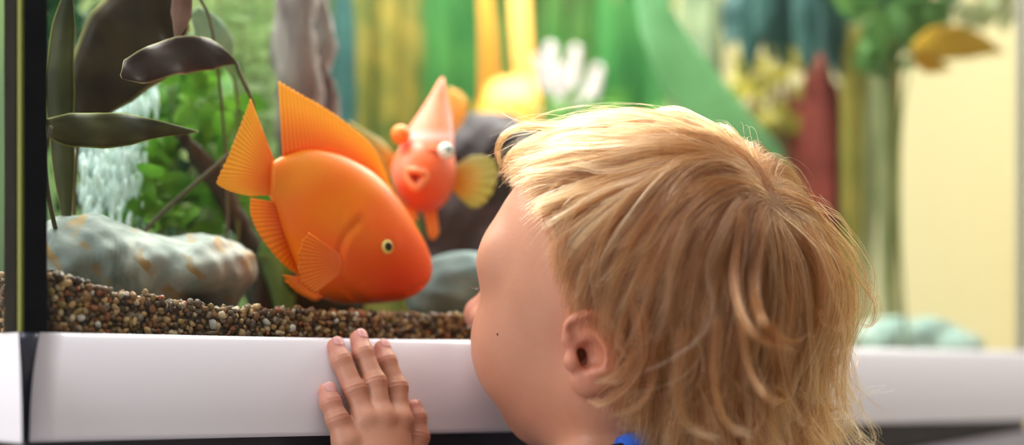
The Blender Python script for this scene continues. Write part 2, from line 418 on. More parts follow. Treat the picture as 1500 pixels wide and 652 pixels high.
# water body: tinted by absorption only
mw = bpy.data.materials.new('tank_water'); mw.use_nodes = True; nt = mw.node_tree; nt.nodes.clear()
out = nt.nodes.new('ShaderNodeOutputMaterial'); va = nt.nodes.new('ShaderNodeVolumeAbsorption')
va.inputs[0].default_value = (.80, 1.0, .92, 1); va.inputs[1].default_value = .55
nt.links.new(va.outputs[0], out.inputs['Volume'])
w = add('tank_water', *tank_box(.0085, TL-.0075, .0088, TD-.0015, ZB0+.0145, 1.155), mw, smooth=False)
tag(w, 'clear faintly green water filling the aquarium', 'water', kind='stuff')

# ------------------------------------------------------------------ gravel
def gravel_z(s):      # top of the gravel along the front pane
    return np.interp(s, [0, .02, .05, .09, .14, .25, .33, .42, .55, TL], [.8555, .853, .845, .8405, .8385, .8385, .8375, .833, .823, .815])
ico = bpy.data.meshes.new('tmp')
import bmesh
b_ = bmesh.new(); bmesh.ops.create_icosphere(b_, subdivisions=2, radius=1.0); b_.verts.ensure_lookup_table()
IV = np.array([v.co[:] for v in b_.verts]); IF = np.array([[v.index for v in f.verts] for f in b_.faces]); b_.free()
b_ = bmesh.new(); bmesh.ops.create_icosphere(b_, subdivisions=1, radius=1.0); b_.verts.ensure_lookup_table()
IV1 = np.array([v.co[:] for v in b_.verts]); IF1 = np.array([[v.index for v in f.verts] for f in b_.faces]); b_.free()
def pebbles(P, R, iv, iff, g):
    n = len(P); A = g.normal(size=(n, 3, 3)); Q, _ = np.linalg.qr(A)
    sc = np.stack([g.uniform(.8, 1.25, n), g.uniform(.7, 1.05, n), g.uniform(.55, .85, n)], 1)*R[:, None]
    lump = 1+.13*np.sin(iv@np.array([2.1, 1.3, .7])*1.7+g.uniform(0, 6, (n, 1)))+.10*np.sin(iv@np.array([-.9, 2.0, 1.6])*2.1+g.uniform(0, 6, (n, 1)))
    L = iv[None]*lump[..., None]*sc[:, None]
    V = np.einsum('nij,nvj->nvi', Q, L)+P[:, None]
    F = iff[None]+(np.arange(n)*len(iv))[:, None, None]
    return V.reshape(-1, 3), F.reshape(-1, 3)
PAL = np.array([(.30, .15, .06), (.42, .24, .10), (.50, .34, .17), (.16, .085, .04), (.09, .05, .03), (.62, .50, .33), (.34, .24, .08), (.75, .70, .62), (.40, .15, .06), (.24, .17, .11), (.58, .40, .20), (.12, .07, .03), (.20, .12, .05), (.36, .30, .22)])
PW = np.array([.12, .12, .10, .11, .09, .07, .09, .035, .07, .08, .06, .06, .07, .04]); PW /= PW.sum()
def pack(area_s, t0, t1, zf, zlow, rad, n_try, g):
    """random dense packing: a jittered lattice through the slab."""
    st = rad*1.72
    S = np.arange(area_s[0], area_s[1], st); Tt = np.arange(t0, t1, st*.9); Z = np.arange(zlow, .86, st*.82)
    s, t, z = np.meshgrid(S, Tt, Z, indexing='ij'); s = s+((np.arange(len(Z)) % 2)*st/2)[None, None]+((np.arange(len(Tt)) % 2)*st/2)[None, :, None]
    q = np.stack([s.ravel(), t.ravel(), z.ravel()], 1)+g.normal(0, rad*.33, (s.size, 3))
    q[:, 1] = np.maximum(q[:, 1], t0)
    q = q[q[:, 2] < gravel_z(q[:, 0])-rad*.6+g.normal(0, rad*.35, len(q))]
    return q[(q[:, 0] > area_s[0]) & (q[:, 0] < area_s[1])]
g = np.random.default_rng(3)
q1 = pack((.016, .52), .0108, .0185, gravel_z, .8165, .0020, 0, g)
q2 = pack((.50, TL-.012), .0115, .019, gravel_z, .806, .0026, 0, g)
q0 = pack((.0105, .0185), .020, .30, gravel_z, .815, .0026, 0, g); r0 = g.uniform(.0018, .0032, len(q0))
r1 = g.uniform(.0014, .0026, len(q1)); r2 = g.uniform(.0020, .0032, len(q2))
# loose top layer over the bed
nn = 5200; q3 = np.stack([g.uniform(.018, TL-.014, nn), g.uniform(.02, TD-.012, nn), np.zeros(nn)], 1); q3[:, 2] = gravel_z(q3[:, 0])-.0035+g.uniform(0, .002, nn)
r3 = g.uniform(.0022, .0042, nn)
def W3(q): return C0+q[:, :1]*U+q[:, 1:2]*N+np.stack([0*q[:, 0], 0*q[:, 0], q[:, 2]], 1)
gm = MB(); cols = []
for q, r, iv, iff in ((q0, r0, IV1, IF1), (q1, r1, IV, IF), (q2, r2, IV1, IF1), (q3, r3, IV1, IF1)):
    V, F = pebbles(W3(q), r, iv, iff, g); gm.put(V, F)
    c = .9*PAL[g.choice(len(PAL), len(q), p=PW)]**1.25*1.15*g.uniform(.75, 1.25, (len(q), 1)); cols.append(np.repeat(c, len(iv), 0))
print('pebbles', len(q1), len(q2), len(q3))
# bed body below the loose pebbles
sg = np.linspace(.0125, TL-.0085, 90); tg = np.linspace(.0125, TD-.003, 30)
top = np.array([[TK(s, t, gravel_z(s)-.0045) for t in tg] for s in sg]); bot = np.array([[TK(s, t, ZB0+.0150) for t in tg] for s in sg])
F = grid_faces(90, 30); gm.put(top.reshape(-1, 3), F[:, ::-1]); gm.put(bot.reshape(-1, 3), F)
fr = np.stack([top[:, 0], bot[:, 0]], 1); gm.put(fr.reshape(-1, 3), grid_faces(90, 2)); bk = np.stack([top[:, -1], bot[:, -1]], 1); gm.put(bk.reshape(-1, 3), grid_faces(90, 2)[:, ::-1])
cols.append(np.tile([[.10, .06, .035]], (2*2700+4*90, 1)))
Vg = np.concatenate(gm.V); gl = tuple(TK(TL/2, TD/2, ZB0+.015))
grav = add('gravel', Vg, [np.concatenate(gm.F4), np.concatenate(gm.F3)], attr_mat('brown_gravel', rough=.45, spec=.5, nscale=900, nstr=.15, mul=.5), loc=gl, attrs={'col': np.concatenate(cols)})
tag(grav, 'bed of mixed brown and cream gravel along the bottom of the tank', 'gravel', kind='stuff')

# ------------------------------------------------------------------ fish
def polar_loft(name, P0, P1, th, nside, seg, mat, parent, colf=None, groove=None, pw=1.0):
    """fish trunk: upper line P0, lower line P1 (3-D), half thickness th, flat direction nside."""
    n = len(P0); c = (P0+P1)/2; h = (P0-P1)/2
    a = np.linspace(0, 2*np.pi, seg, endpoint=False)
    ca, sa = np.cos(a), np.sin(a)
    sx = np.sign(ca)*np.abs(ca)**pw
    V = c[:, None]+h[:, None]*sa[None, :, None]+nside[None, None]*(th[:, None]*sx[None])[..., None]
    if groove is not None: V = groove(V, nside)
    tip = np.stack([V[0].mean(0), V[-1].mean(0)])
    F = grid_faces(n, seg, True); k = np.arange(seg); k2 = (k+1) % seg; m = n*seg
    F3 = np.concatenate([np.stack([np.full(seg, m), k, k2], 1), np.stack([np.full(seg, m+1), (n-1)*seg+k2, (n-1)*seg+k], 1)])
    W = np.concatenate([V.reshape(-1, 3), tip])
    at = {'col': colf(W)} if colf else None
    return add(name, W, [F, F3], mat, parent, attrs=at)
def fin(name, base, outer, mat, parent, nu=40, nv=12, lift=None, wav=0.0, solid=.0006):
    B = catmull(base, nu); O = catmull(outer, nu); v = np.linspace(0, 1, nv)
    V = B[:, None]*(1-v)[None, :, None]+O[:, None]*v[None, :, None]
    # ragged rim and gentle ripple
    k = np.linspace(0, 1, nu)
    rag = 1+.018*np.sin(k*150)*1
    V = B[:, None]+(V-B[:, None])*(1+(rag-1)[:, None, None]*v[None, :, None])
    if lift is not None:
        V = V+np.asarray(lift)[None, None]*(np.sin(v*np.pi/2)[None, :, None])
    if wav: V = V-N[None, None]*(wav*np.sin(k*14)[:, None]*v[None])[..., None]
    uv = np.stack(np.meshgrid(k, v, indexing='ij'), -1).reshape(-1, 2)
    return add(name, V.reshape(-1, 3), grid_faces(nu, nv), mat, parent, uv=uv, solid=solid)
def ball(name, c, r, mat, parent, ax=None, sc=(1, 1, 1), iv=None):
    """ellipsoid with its first axis along ax"""
    th = np.linspace(0, np.pi, 17); ph = np.linspace(0, 2*np.pi, 24, endpoint=False)
    L = np.stack([np.cos(th)[:, None]+0*ph[None], np.sin(th)[:, None]*np.cos(ph)[None], np.sin(th)[:, None]*np.sin(ph)[None]], -1)*np.asarray(sc)*r
    ax = np.array([1., 0, 0]) if ax is None else np.asarray(ax)/np.linalg.norm(ax)
    b = np.cross([0, 0, 1.], ax); b /= np.linalg.norm(b)+1e-9; cc = np.cross(ax, b)
    V = L[..., :1]*ax+L[..., 1:2]*b+L[..., 2:]*cc+np.asarray(c)
    return add(name, V.reshape(-1, 3), grid_faces(17, 24, True)[:, ::-1], mat, parent)
M_orange = attr_mat('orange_fish_skin', rough=.42, sss=.3, sscale=.004, ssr=(1, .3, .06), spec=.22, coat=.06, nscale=420, nstr=.22)
M_fin = fin_mat('orange_fin', (.96, .24, .008), (1.0, .50, .05), .62, 30)
M_fin2 = fin_mat('orange_fin_low', (.95, .19, .006), (1.0, .36, .02), .75, 18)
M_pec = fin_mat('clear_orange_fin', (.95, .20, .015), (.98, .32, .03), .65, 16)
M_yfin = fin_mat('pale_yellow_fin', (.85, .42, .06), (.46, .44, .14), .45, 13)
M_yring = simple('yellow_eye_ring', (.80, .62, .10), (.85, .72, .25), .15, 300)
M_wring = simple('pale_eye_ring', (.62, .78, .72), (.80, .86, .80), .15, 300)
M_pupil = simple('black_pupil', (.004, .004, .006), None, .06)

# 1: large fish nosing into the gravel, side on
T1 = .036
f1 = thing('parrot_cichlid', T(500, 440, T1), 'large orange parrot cichlid side on, nosing down into the gravel', 'fish', 'cichlids in the aquarium')
up = [(397, 238), (410, 231), (424, 226), (450, 219), (482, 223), (515, 237), (545, 258), (570, 287), (592, 322), (608, 350), (617, 372), (621, 392), (621, 404)]
lo = [(395, 284), (403, 302), (411, 328), (424, 364), (440, 402), (463, 430), (495, 443), (528, 445), (560, 444), (586, 440), (603, 432), (613, 422), (618, 414)]
th = np.array([4.5, 6, 8, 13, 17.5, 21, 22.5, 22.5, 21, 18, 14, 9, 4])*.001
nst = 110
u2 = catmull(up, nst); l2 = catmull(lo, nst); t2 = np.interp(np.linspace(0, 1, nst), np.linspace(0, 1, 13), th); t2 = np.convolve(np.pad(t2, 4, 'edge'), np.ones(9)/9, 'valid')
P0 = np.array([T(x, y, T1) for x, y in u2]); P1 = np.array([T(x, y, T1) for x, y in l2])
def seg_dist(q, poly):
    d = np.full(len(q), 1e9)
    for a, b in zip(poly[:-1], poly[1:]):
        a = np.array(a, float); b = np.array(b, float); ab = b-a
        t = ((q-a)@ab/(ab@ab)).clip(0, 1); d = np.minimum(d, np.sqrt(((q-a-t[:, None]*ab)**2).sum(1)))
    return d
GILL = catmull([(527, 322), (506, 345), (496, 375), (500, 405), (514, 430), (532, 442)], 30)
def gro(V, ns):
    S = V.shape; q = to_px(V.reshape(-1, 3)); d = seg_dist(q, GILL)
    side = ((V.reshape(-1, 3)-C0)@N-T1)
    off = -.0016*np.exp(-(d/4.5)**2)+.0009*np.exp(-((d-11)/7)**2)*(q[:, 0] > 505)
    m_d = seg_dist(q, [(600, 428), (612, 420), (622, 417)]); off -= .0018*np.exp(-(m_d/2.6)**2)
    e_d = np.sqrt(((q-np.array([569, 358]))**2).sum(1)); off += .0008*np.exp(-((e_d-13)/4)**2)
    return (V.reshape(-1, 3)+np.sign(side)[:, None]*ns[None]*(off*np.minimum(1, np.abs(side)/.004))[:, None]).reshape(S)
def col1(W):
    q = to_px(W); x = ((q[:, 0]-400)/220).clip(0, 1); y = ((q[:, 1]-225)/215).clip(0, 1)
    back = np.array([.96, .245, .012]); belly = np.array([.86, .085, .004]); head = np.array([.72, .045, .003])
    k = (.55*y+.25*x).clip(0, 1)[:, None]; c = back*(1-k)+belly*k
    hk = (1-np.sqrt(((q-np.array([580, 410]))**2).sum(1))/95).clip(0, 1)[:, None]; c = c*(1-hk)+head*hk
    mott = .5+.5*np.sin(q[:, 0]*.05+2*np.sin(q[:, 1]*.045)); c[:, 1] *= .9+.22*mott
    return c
def surf(V, px, py, sgn):
    d = ln(to_px(V)-np.array([px, py])); k = np.where(d < 7)[0]; k = k[((V[k]-C0)@N-T1)*sgn > .002]
    return V[k[np.argmin(d[k])]]
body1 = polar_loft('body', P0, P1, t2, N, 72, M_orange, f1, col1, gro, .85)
B1V = np.empty(len(body1.data.vertices)*3, np.float32); body1.data.vertices.foreach_get('co', B1V); B1V = B1V.reshape(-1, 3).astype(float)
q = [(414, 229), (450, 220), (482, 224), (515, 238), (546, 260), (573, 292)]
fin('dorsal_fin', [T(*p, T1) for p in q], [T(*p, T1) for p in [(408, 119), (440, 138), (474, 157), (511, 183), (547, 217), (576, 280)]], M_fin, f1, 60, 16)
fin('tail_fin', [T(*p, T1) for p in [(402, 236), (399, 250), (397, 266), (397, 286)]], [T(*p, T1) for p in [(367, 145), (357, 172), (345, 202), (333, 232), (319, 262), (320, 271), (340, 281), (368, 288)]], M_fin, f1, 60, 16)
fin('anal_fin', [T(*p, T1) for p in [(404, 296), (410, 325), (422, 362), (437, 398)]], [T(*p, T1) for p in [(367, 290), (367, 312), (376, 336), (396, 366), (418, 390), (440, 405)]], M_fin2, f1, 44, 12)
fin('pelvic_fin', [T(*p, T1-.012) for p in [(452, 408), (462, 424), (474, 436)]], [T(*p, T1-.016) for p in [(414, 402), (432, 422), (458, 438)]], M_fin2, f1, 20, 8)
fin('pelvic_fin', [T(*p, T1+.012) for p in [(452, 408), (462, 424), (474, 436)]], [T(*p, T1+.016) for p in [(416, 410), (436, 428), (462, 441)]], M_fin2, f1, 20, 8)
for sgn in (-1, 1):
    fin('pectoral_fin', [T(*p, T1+sgn*.0212) for p in [(497, 372), (503, 384), (500, 400)]], [T(*p, T1+sgn*.0275) for p in [(452, 340), (440, 362), (437, 390), (444, 416), (462, 430)]], M_pec, f1, 30, 12)
    ec = surf(B1V, 569, 358, sgn)-N*sgn*.0012
    e = ball('eye', ec, .0043, M_yring, f1, N*sgn, (.75, 1, 1))
    ball('pupil', ec+N*sgn*.0018, .0028, M_pupil, e, N*sgn, (.62, 1, 1))
mb = MB(); tube(mb, [T(603, 431, T1-.007), T(613, 424, T1-.006), T(620, 415, T1), T(613, 424, T1+.006), T(603, 431, T1+.007)], [.0010, .0017, .0018, .0017, .0010], 10)
mb.build('lips', simple('orange_lips', (.88, .16, .02), None, .4, sss=.3), f1)

# 2: fish facing the glass head on
Y2 = 0.985
f2 = thing('parrot_cichlid', D(618, 330, Y2), 'pinkish orange parrot cichlid facing out of the tank head on', 'fish', 'cichlids in the aquarium')
stn = [(0, 608, 263, 9, 8), (.004, 608, 262, 19, 18), (.009, 611, 258, 31, 33), (.016, 616, 256, 41, 47), (.025, 620, 254, 46.5, 57), (.037, 622, 250, 46, 62), (.052, 626, 240, 40, 66), (.068, 632, 222, 31, 62), (.085, 639, 198, 21, 50), (.100, 646, 176, 12, 36), (.112, 652, 160, 5, 24)]
st = np.array(stn); ns2 = 70; stc = catmull(st, ns2)
a = np.linspace(0, 2*np.pi, 56, endpoint=False)
V = np.array([[D(cx+rx*math.cos(t)*(1-.16*max(0, math.sin(t))**2), cy-ry*math.sin(t), Y2+dy) for t in a] for dy, cx, cy, rx, ry in stc])
F = grid_faces(ns2, 56, True); k = np.arange(56); k2 = (k+1) % 56; m = ns2*56
F3 = np.concatenate([np.stack([np.full(56, m), k, k2], 1), np.stack([np.full(56, m+1), (ns2-1)*56+k2, (ns2-1)*56+k], 1)])
W = np.concatenate([V.reshape(-1, 3), [V[0].mean(0), V[-1].mean(0)]])
# mouth hollow
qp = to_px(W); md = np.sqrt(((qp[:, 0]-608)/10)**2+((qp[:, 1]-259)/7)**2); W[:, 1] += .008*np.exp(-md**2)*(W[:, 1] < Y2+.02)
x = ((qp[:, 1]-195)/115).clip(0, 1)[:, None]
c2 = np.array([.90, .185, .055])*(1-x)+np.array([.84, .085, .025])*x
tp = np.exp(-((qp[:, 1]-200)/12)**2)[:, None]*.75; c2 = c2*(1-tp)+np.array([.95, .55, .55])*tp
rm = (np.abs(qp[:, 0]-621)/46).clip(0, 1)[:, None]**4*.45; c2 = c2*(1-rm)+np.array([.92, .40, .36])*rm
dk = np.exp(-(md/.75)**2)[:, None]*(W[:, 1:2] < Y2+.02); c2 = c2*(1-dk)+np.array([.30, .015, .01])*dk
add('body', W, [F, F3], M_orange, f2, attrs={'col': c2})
mb = MB(); lp = [D(x, y, Y2-.001+dz) for x, y, dz in [(596, 249, .004), (609, 250, -.001), (624, 256, .004), (618, 268, .002), (608, 276, .001), (598, 264, .002), (596, 249, .004)]]
tube(mb, lp, [.0018, .0019, .0018, .0019, .0021, .0019, .0018], 10, 40); mb.build('lips', simple('salmon_lips', (.92, .27, .10), None, .4, sss=.3), f2)
# tall fleshy back ridge with the dorsal fin at its tip
rs = [(.020, 624, 222, 40, 9), (.026, 627, 205, 37.5, 9), (.032, 631, 188, 33, 9), (.040, 637, 165, 23, 9), (.047, 642, 143, 13.5, 7), (.052, 646, 124, 6.5, 5), (.055, 648, 114, 2.5, 3)]
rs = catmull(np.array(rs), 40)
V = np.array([[D(cx+rx*math.cos(t), cy, Y2+dy)+np.array([0, -1, 0])*(.0075*math.copysign(abs(math.sin(t))**1.3, math.sin(t))*(rx/35)**.7) for t in a] for dy, cx, cy, rx, ry in rs])
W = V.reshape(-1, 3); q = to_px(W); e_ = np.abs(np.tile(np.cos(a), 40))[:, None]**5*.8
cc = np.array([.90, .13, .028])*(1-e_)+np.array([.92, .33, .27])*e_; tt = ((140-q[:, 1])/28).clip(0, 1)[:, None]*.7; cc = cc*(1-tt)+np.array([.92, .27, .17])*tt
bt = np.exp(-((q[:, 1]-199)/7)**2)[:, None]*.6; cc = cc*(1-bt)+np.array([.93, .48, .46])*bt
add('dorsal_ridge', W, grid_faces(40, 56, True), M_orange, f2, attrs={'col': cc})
fin('tail_fin', [D(648, 168, Y2+.105), D(655, 180, Y2+.105), D(660, 192, Y2+.105)], [D(658, 128, Y2+.118), D(676, 136, Y2+.124), D(686, 156, Y2+.126), D(676, 180, Y2+.120), D(664, 196, Y2+.112)], M_fin, f2, 26, 8)
fin('pectoral_fin', [D(662, 252, Y2+.03), D(666, 264, Y2+.03), D(664, 280, Y2+.03)], [D(672, 240, Y2+.034), D(690, 229, Y2+.030), D(712, 228, Y2+.026), D(728, 240, Y2+.024), D(727, 268, Y2+.024), D(712, 296, Y2+.028), D(692, 304, Y2+.032), D(674, 290, Y2+.032)], M_yfin, f2, 40, 10)
fin('pectoral_fin', [D(580, 230, Y2+.03), D(577, 246, Y2+.03), D(578, 262, Y2+.03)], [D(558, 204, Y2+.034), D(526, 186, Y2+.030), D(511, 178, Y2+.028), D(528, 206, Y2+.026), D(548, 236, Y2+.026), D(566, 262, Y2+.03)], M_yfin, f2, 40, 10)
M_fp = fin_mat('pelvic_orange', (.95, .26, .03), (1.0, .36, .04), .9, 6)
fin('pelvic_fin', [D(620, 306, Y2+.026), D(640, 304, Y2+.028)], [D(628, 344, Y2+.022), D(634, 351, Y2+.022), D(642, 340, Y2+.022)], M_fp, f2, 12, 8, solid=.003)
fin('pelvic_fin', [D(592, 300, Y2+.024), D(610, 308, Y2+.024)], [D(594, 322, Y2+.020), D(602, 328, Y2+.020), D(612, 318, Y2+.020)], M_fp, f2, 12, 8, solid=.003)
for (ex, ey, dy, r, ax) in ((653, 221, .0100, .0046, (.75, -1, .25)), (588, 198, .0160, .0048, (-.9, -.35, .35))):
    ec = D(ex, ey, Y2+dy); axn = np.array(ax)/np.linalg.norm(ax)
    if ex < 600: ball('eye_socket', ec+axn*.0005, .0056, simple('orange_socket', (.93, .26, .03), None, .4, sss=.3), f2, axn)
    e = ball('eye', ec+axn*(.002 if ex < 600 else 0), r, M_wring, f2, axn, (.8, 1, 1)); ball('pupil', ec+axn*(r*.45+(.002 if ex < 600 else 0)), r*.55, M_pupil, e, axn, (.7, 1, 1))

# 3: yellow fish far back, tail up behind the dark stone
T3 = .30
f3 = thing('cichlid_fish', T(745, 200, T3), 'blurred yellow orange fish head down behind the dark stone, long tail lobes up', 'fish', 'cichlids in the aquarium')
u3 = catmull([(712, 118), (706, 140), (703, 165), (706, 190), (718, 212), (735, 224)], 40); l3 = catmull([(778, 112), (784, 138), (786, 165), (782, 190), (768, 212), (745, 224)], 40)
P0 = np.array([T(x, y, T3) for x, y in u3]); P1 = np.array([T(x, y, T3) for x, y in l3])
M_yfish = attr_mat('yellow_fish_skin', rough=.45, sss=.3)
def col3(W):
    q = to_px(W); k = ((q[:, 0]-710)/70).clip(0, 1)[:, None]; y = ((q[:, 1]-110)/60).clip(0, 1)[:, None]
    return (np.array([.90, .42, .05])*(1-k)+np.array([.90, .30, .05])*k)*(1-.0*y)
polar_loft('body', P0, P1, np.interp(np.linspace(0, 1, 40), [0, .3, .7, 1], [.006, .018, .02, .006]), N, 40, M_yfish, f3, col3, None, .85)
M_lobe = fin_mat('yellow_tail_lobe', (.90, .36, .05), (.92, .56, .10), .95, 14)
fin('tail_fin', [T(*p, T3) for p in [(703, 150), (718, 144), (733, 142)]], [T(*p, T3-.01) for p in [(686, -45), (690, -50), (703, -40)]], M_lobe, f3, 30, 20, solid=.0015, lift=-N*.01+np.array([0, 0, .001]))
fin('tail_fin', [T(*p, T3) for p in [(757, 142), (770, 143), (786, 150)]], [T(*p, T3+.01) for p in [(758, -45), (770, -50), (786, -40)]], M_lobe, f3, 30, 20, solid=.0015, lift=N*.01)
mb = MB(); 
e = ball('eye', T(728, 205, T3-.017), .004, M_yring, f3, -N, (.7, 1, 1)); ball('pupil', T(728, 205, T3-.0192), .0023, M_pupil, e, -N, (.7, 1, 1))
e = ball('eye', T(728, 205, T3+.017), .004, M_yring, f3, N, (.7, 1, 1)); ball('pupil', T(728, 205, T3+.0192), .0023, M_pupil, e, N, (.7, 1, 1))

# ------------------------------------------------------------------ stones, wood, ornaments
def blob_noise(P, sc, amp, seed, octv=3):
    g = np.random.default_rng(seed); d = np.zeros(len(P))
    for o in range(octv):
        for _ in range(4):
            k = g.normal(size=3); k *= sc*2**o/np.linalg.norm(k)*g.uniform(.7, 1.3)
            d += amp/2**o*np.sin(P@k+g.uniform(0, 6.28))*.5
    return d
def stone(name, prims, mat, label, cat='stone', h=.0022, amp=.0022, seed=1, group=None, k=.02, sc=170):
    """prims: list of (centre, radii, rotation about the view axis)."""
    def f(p):
        d = None
        for c, r, an in prims:
            q = p-np.asarray(c); ca, sa = math.cos(an), math.sin(an)
            q = np.stack([q[:, 0]*ca+q[:, 2]*sa, q[:, 1], -q[:, 0]*sa+q[:, 2]*ca], -1)
            e = sd_ell(q, (0, 0, 0), r); d = e if d is None else smin(d, e, k)
        return d+blob_noise(p, sc, amp, seed)
    lo = np.min([np.asarray(c)-max(r)*1.15 for c, r, _ in prims], 0)-.006; hi = np.max([np.asarray(c)+max(r)*1.15 for c, r, _ in prims], 0)+.006
    V, F = nets(f, lo, hi, h)
    return tag(add(name, V, F, mat), label, cat, group)
mst, nt, b = new_mat('banded_pale_stone'); b.inputs['Roughness'].default_value = .6
n1 = noise(nt, 38, 6, 1.2, stretch=(1.0, 1, .5)); n2 = noise(nt, 60, 5)
tc = nt.nodes.new('ShaderNodeTexCoord'); mp = nt.nodes.new('ShaderNodeMapping'); mp.inputs['Rotation'].default_value = (0, .62, 0); nt.links.new(tc.outputs['Object'], mp.inputs[0])
wv = nt.nodes.new('ShaderNodeTexWave'); wv.inputs['Scale'].default_value = 17; wv.inputs['Distortion'].default_value = 5.5; wv.inputs['Detail'].default_value = 3; wv.inputs['Detail Scale'].default_value = 1.6
nt.links.new(mp.outputs[0], wv.inputs[0])
base = ramp(nt, [(.3, (.09, .12, .10)), (.48, (.22, .26, .23)), (.68, (.40, .42, .37))], n1)
mask = ramp(nt, [(.74, (0, 0, 0)), (.86, (1, 1, 1))], wv.outputs['Fac'])
gate = ramp(nt, [(.46, (0, 0, 0)), (.60, (1, 1, 1))], n2)
mm = nt.nodes.new('ShaderNodeMixRGB'); mm.blend_type = 'MULTIPLY'; mm.inputs[0].default_value = 1; nt.links.new(mask, mm.inputs[1]); nt.links.new(gate, mm.inputs[2])
mx = nt.nodes.new('ShaderNodeMixRGB'); nt.links.new(mm.outputs[0], mx.inputs[0]); nt.links.new(base, mx.inputs[1]); mx.inputs[2].default_value = (.30, .19, .06, 1)
nt.links.new(mx.outputs[0], b.inputs['Base Color']); bump(nt, b, n1, .35, .002)
TR = .085
stone('stone', [(T(150, 392, TR), (.032, .032, .024), -.1), (T(225, 402, TR), (.038, .03, .0195), 0), (T(318, 400, TR), (.023, .027, .0200), .35), (T(110, 375, TR), (.02, .03, .021), 0)],
      mst, 'large pale grey green stone with rusty brown bands lying on the gravel at left', seed=4, amp=.0030, sc=110)
M_blue = simple('blue_grey_stone', (.07, .14, .15), (.24, .34, .33), .6, 45, .3, .002)
stone('stone', [(T(672, 418, .07), (.026, .025, .0185), .15), (T(640, 436, .07), (.016, .02, .012), .4)], M_blue, 'bluish grey stone on the gravel between the big fish and the face of the child', seed=9, amp=.0016)
M_dark = simple('dark_purple_stone', (.010, .004, .006), (.030, .011, .015), .7, 60, .4, .002)
stone('stone', [(T(720, 212, .17), (.030, .03, .020), -.1), (T(700, 260, .18), (.034, .03, .035), 0), (T(705, 330, .18), (.040, .03, .035), 0), (T(715, 400, .18), (.040, .034, .040), 0), (T(760, 300, .20), (.04, .03, .05), 0)],
      M_dark, 'tall dark purplish rock rising behind the head on fish', seed=12, amp=.0025, h=.003)
M_dk2 = simple('black_green_stone', (.012, .013, .010), (.04, .042, .03), .7, 60, .4, .002)
stone('stone', [(T(425, 425, .13), (.024, .02, .014), 0), (T(470, 430, .13), (.03, .02, .015), 0)], M_dk2, 'low blackish stone on the gravel under the big fish tail', seed=15, h=.0025)
M_pale = simple('pale_green_stone', (.28, .42, .38), (.58, .66, .56), .6, 40, .3, .002)
for i, (px, py, rx, rz, t, lab) in enumerate([(1303, 492, .020, .013, .085, 'grey green stone touching the hair, left of the pale trio at the far end'), (1362, 491, .018, .0125, .055, 'palest round stone in the middle of the three at the far end'), (1404, 505, .013, .0085, .035, 'smallest low stone of the three at the far end of the tank')]):
    stone('stone', [(T(px, py, t), (rx, .017, rz), 0), (T(px+8, py+18, t), (rx*1.15, .02, rz), 0)], M_pale, lab, seed=20+i, h=.0026, group='pale stones at the far end')
# driftwood
def wood(label, strands, mat, base, name='driftwood'):
    mb = MB()
    for pts, rad in strands: tube(mb, pts, rad, 12, 40)
    V = np.concatenate(mb.V); d = blob_noise(V, 230, .0022, 5); c = V-V.mean(0)
    mb2 = MB(); W = V+np.array([1, .5, .3])*d[:, None]; mb.V = [W]
    return tag(add(name, W, [np.concatenate(mb.F4), np.concatenate(mb.F3)], mat), label, 'driftwood')
def G(px, t):                       # point on the gravel below a pixel column
    p = T(px, 440, t); s = (p-C0)@U; p[2] = gravel_z(s)-.006; return p
M_wood = simple('dark_driftwood', (.022, .014, .010), (.07, .05, .032), .8, 50, .6, .002, stretch=(3, 3, .6))
wood('slanting dark driftwood branch behind the tail of the big fish', [([T(262, 196, .12), T(300, 245, .125), T(340, 310, .125), T(372, 360, .125), G(392, .125)], [.0028, .0038, .0048, .0055, .007]), ([T(318, 275, .125), T(345, 262, .13), T(372, 240, .135)], [.003, .002, .001])], M_wood, None)
M_refl = simple('purple_grey_reflection', (.10, .075, .075), (.24, .21, .19), .8, 60, .6, .002, stretch=(3, 3, .5))  # tone of a reflection, given to solid upright tubes added in its place
wood('upright purplish grey shape imitating a reflection behind the back fin of the big fish', [([T(428, -60, .14), T(432, 60, .14), T(440, 180, .145), T(450, 300, .15), G(455, .15)], [.012, .0135, .0155, .015, .016]), ([T(470, -60, .15), T(472, 80, .15), T(474, 200, .15), T(462, 320, .15), G(462, .15)], [.007, .008, .0085, .011, .012])], M_refl, None)
# white finger ornament
mb = MB(); TW = .33
for tip, mid, bs, r in [((806, 66), (804, 110), (806, 175), .0058), ((843, 70), (838, 115), (828, 178), .0056), ((876, 98), (866, 135), (846, 182), .0056), ((785, 84), (790, 125), (798, 178), .0046), ((822, 96), (820, 130), (818, 178), .0040)]:
    r *= 1.1; tube(mb, [T(*tip, TW), T(*mid, TW+.004), T(*bs, TW+.008), T(bs[0], 260, TW+.008)], [r*.75, r, r*1.05, r], 14, 30)
tube(mb, [T(822, 240, TW+.008), T(822, 330, TW+.008), G(822, TW+.008)], [.016, .014, .02], 16, 20)
tag(mb.build('coral_ornament', simple('pinkish_white_coral', (.46, .36, .38), (.56, .47, .48), .5, 60, .2, sss=.3)), 'pinkish white coral ornament with upright fingers beside the yellow fish', 'ornament')

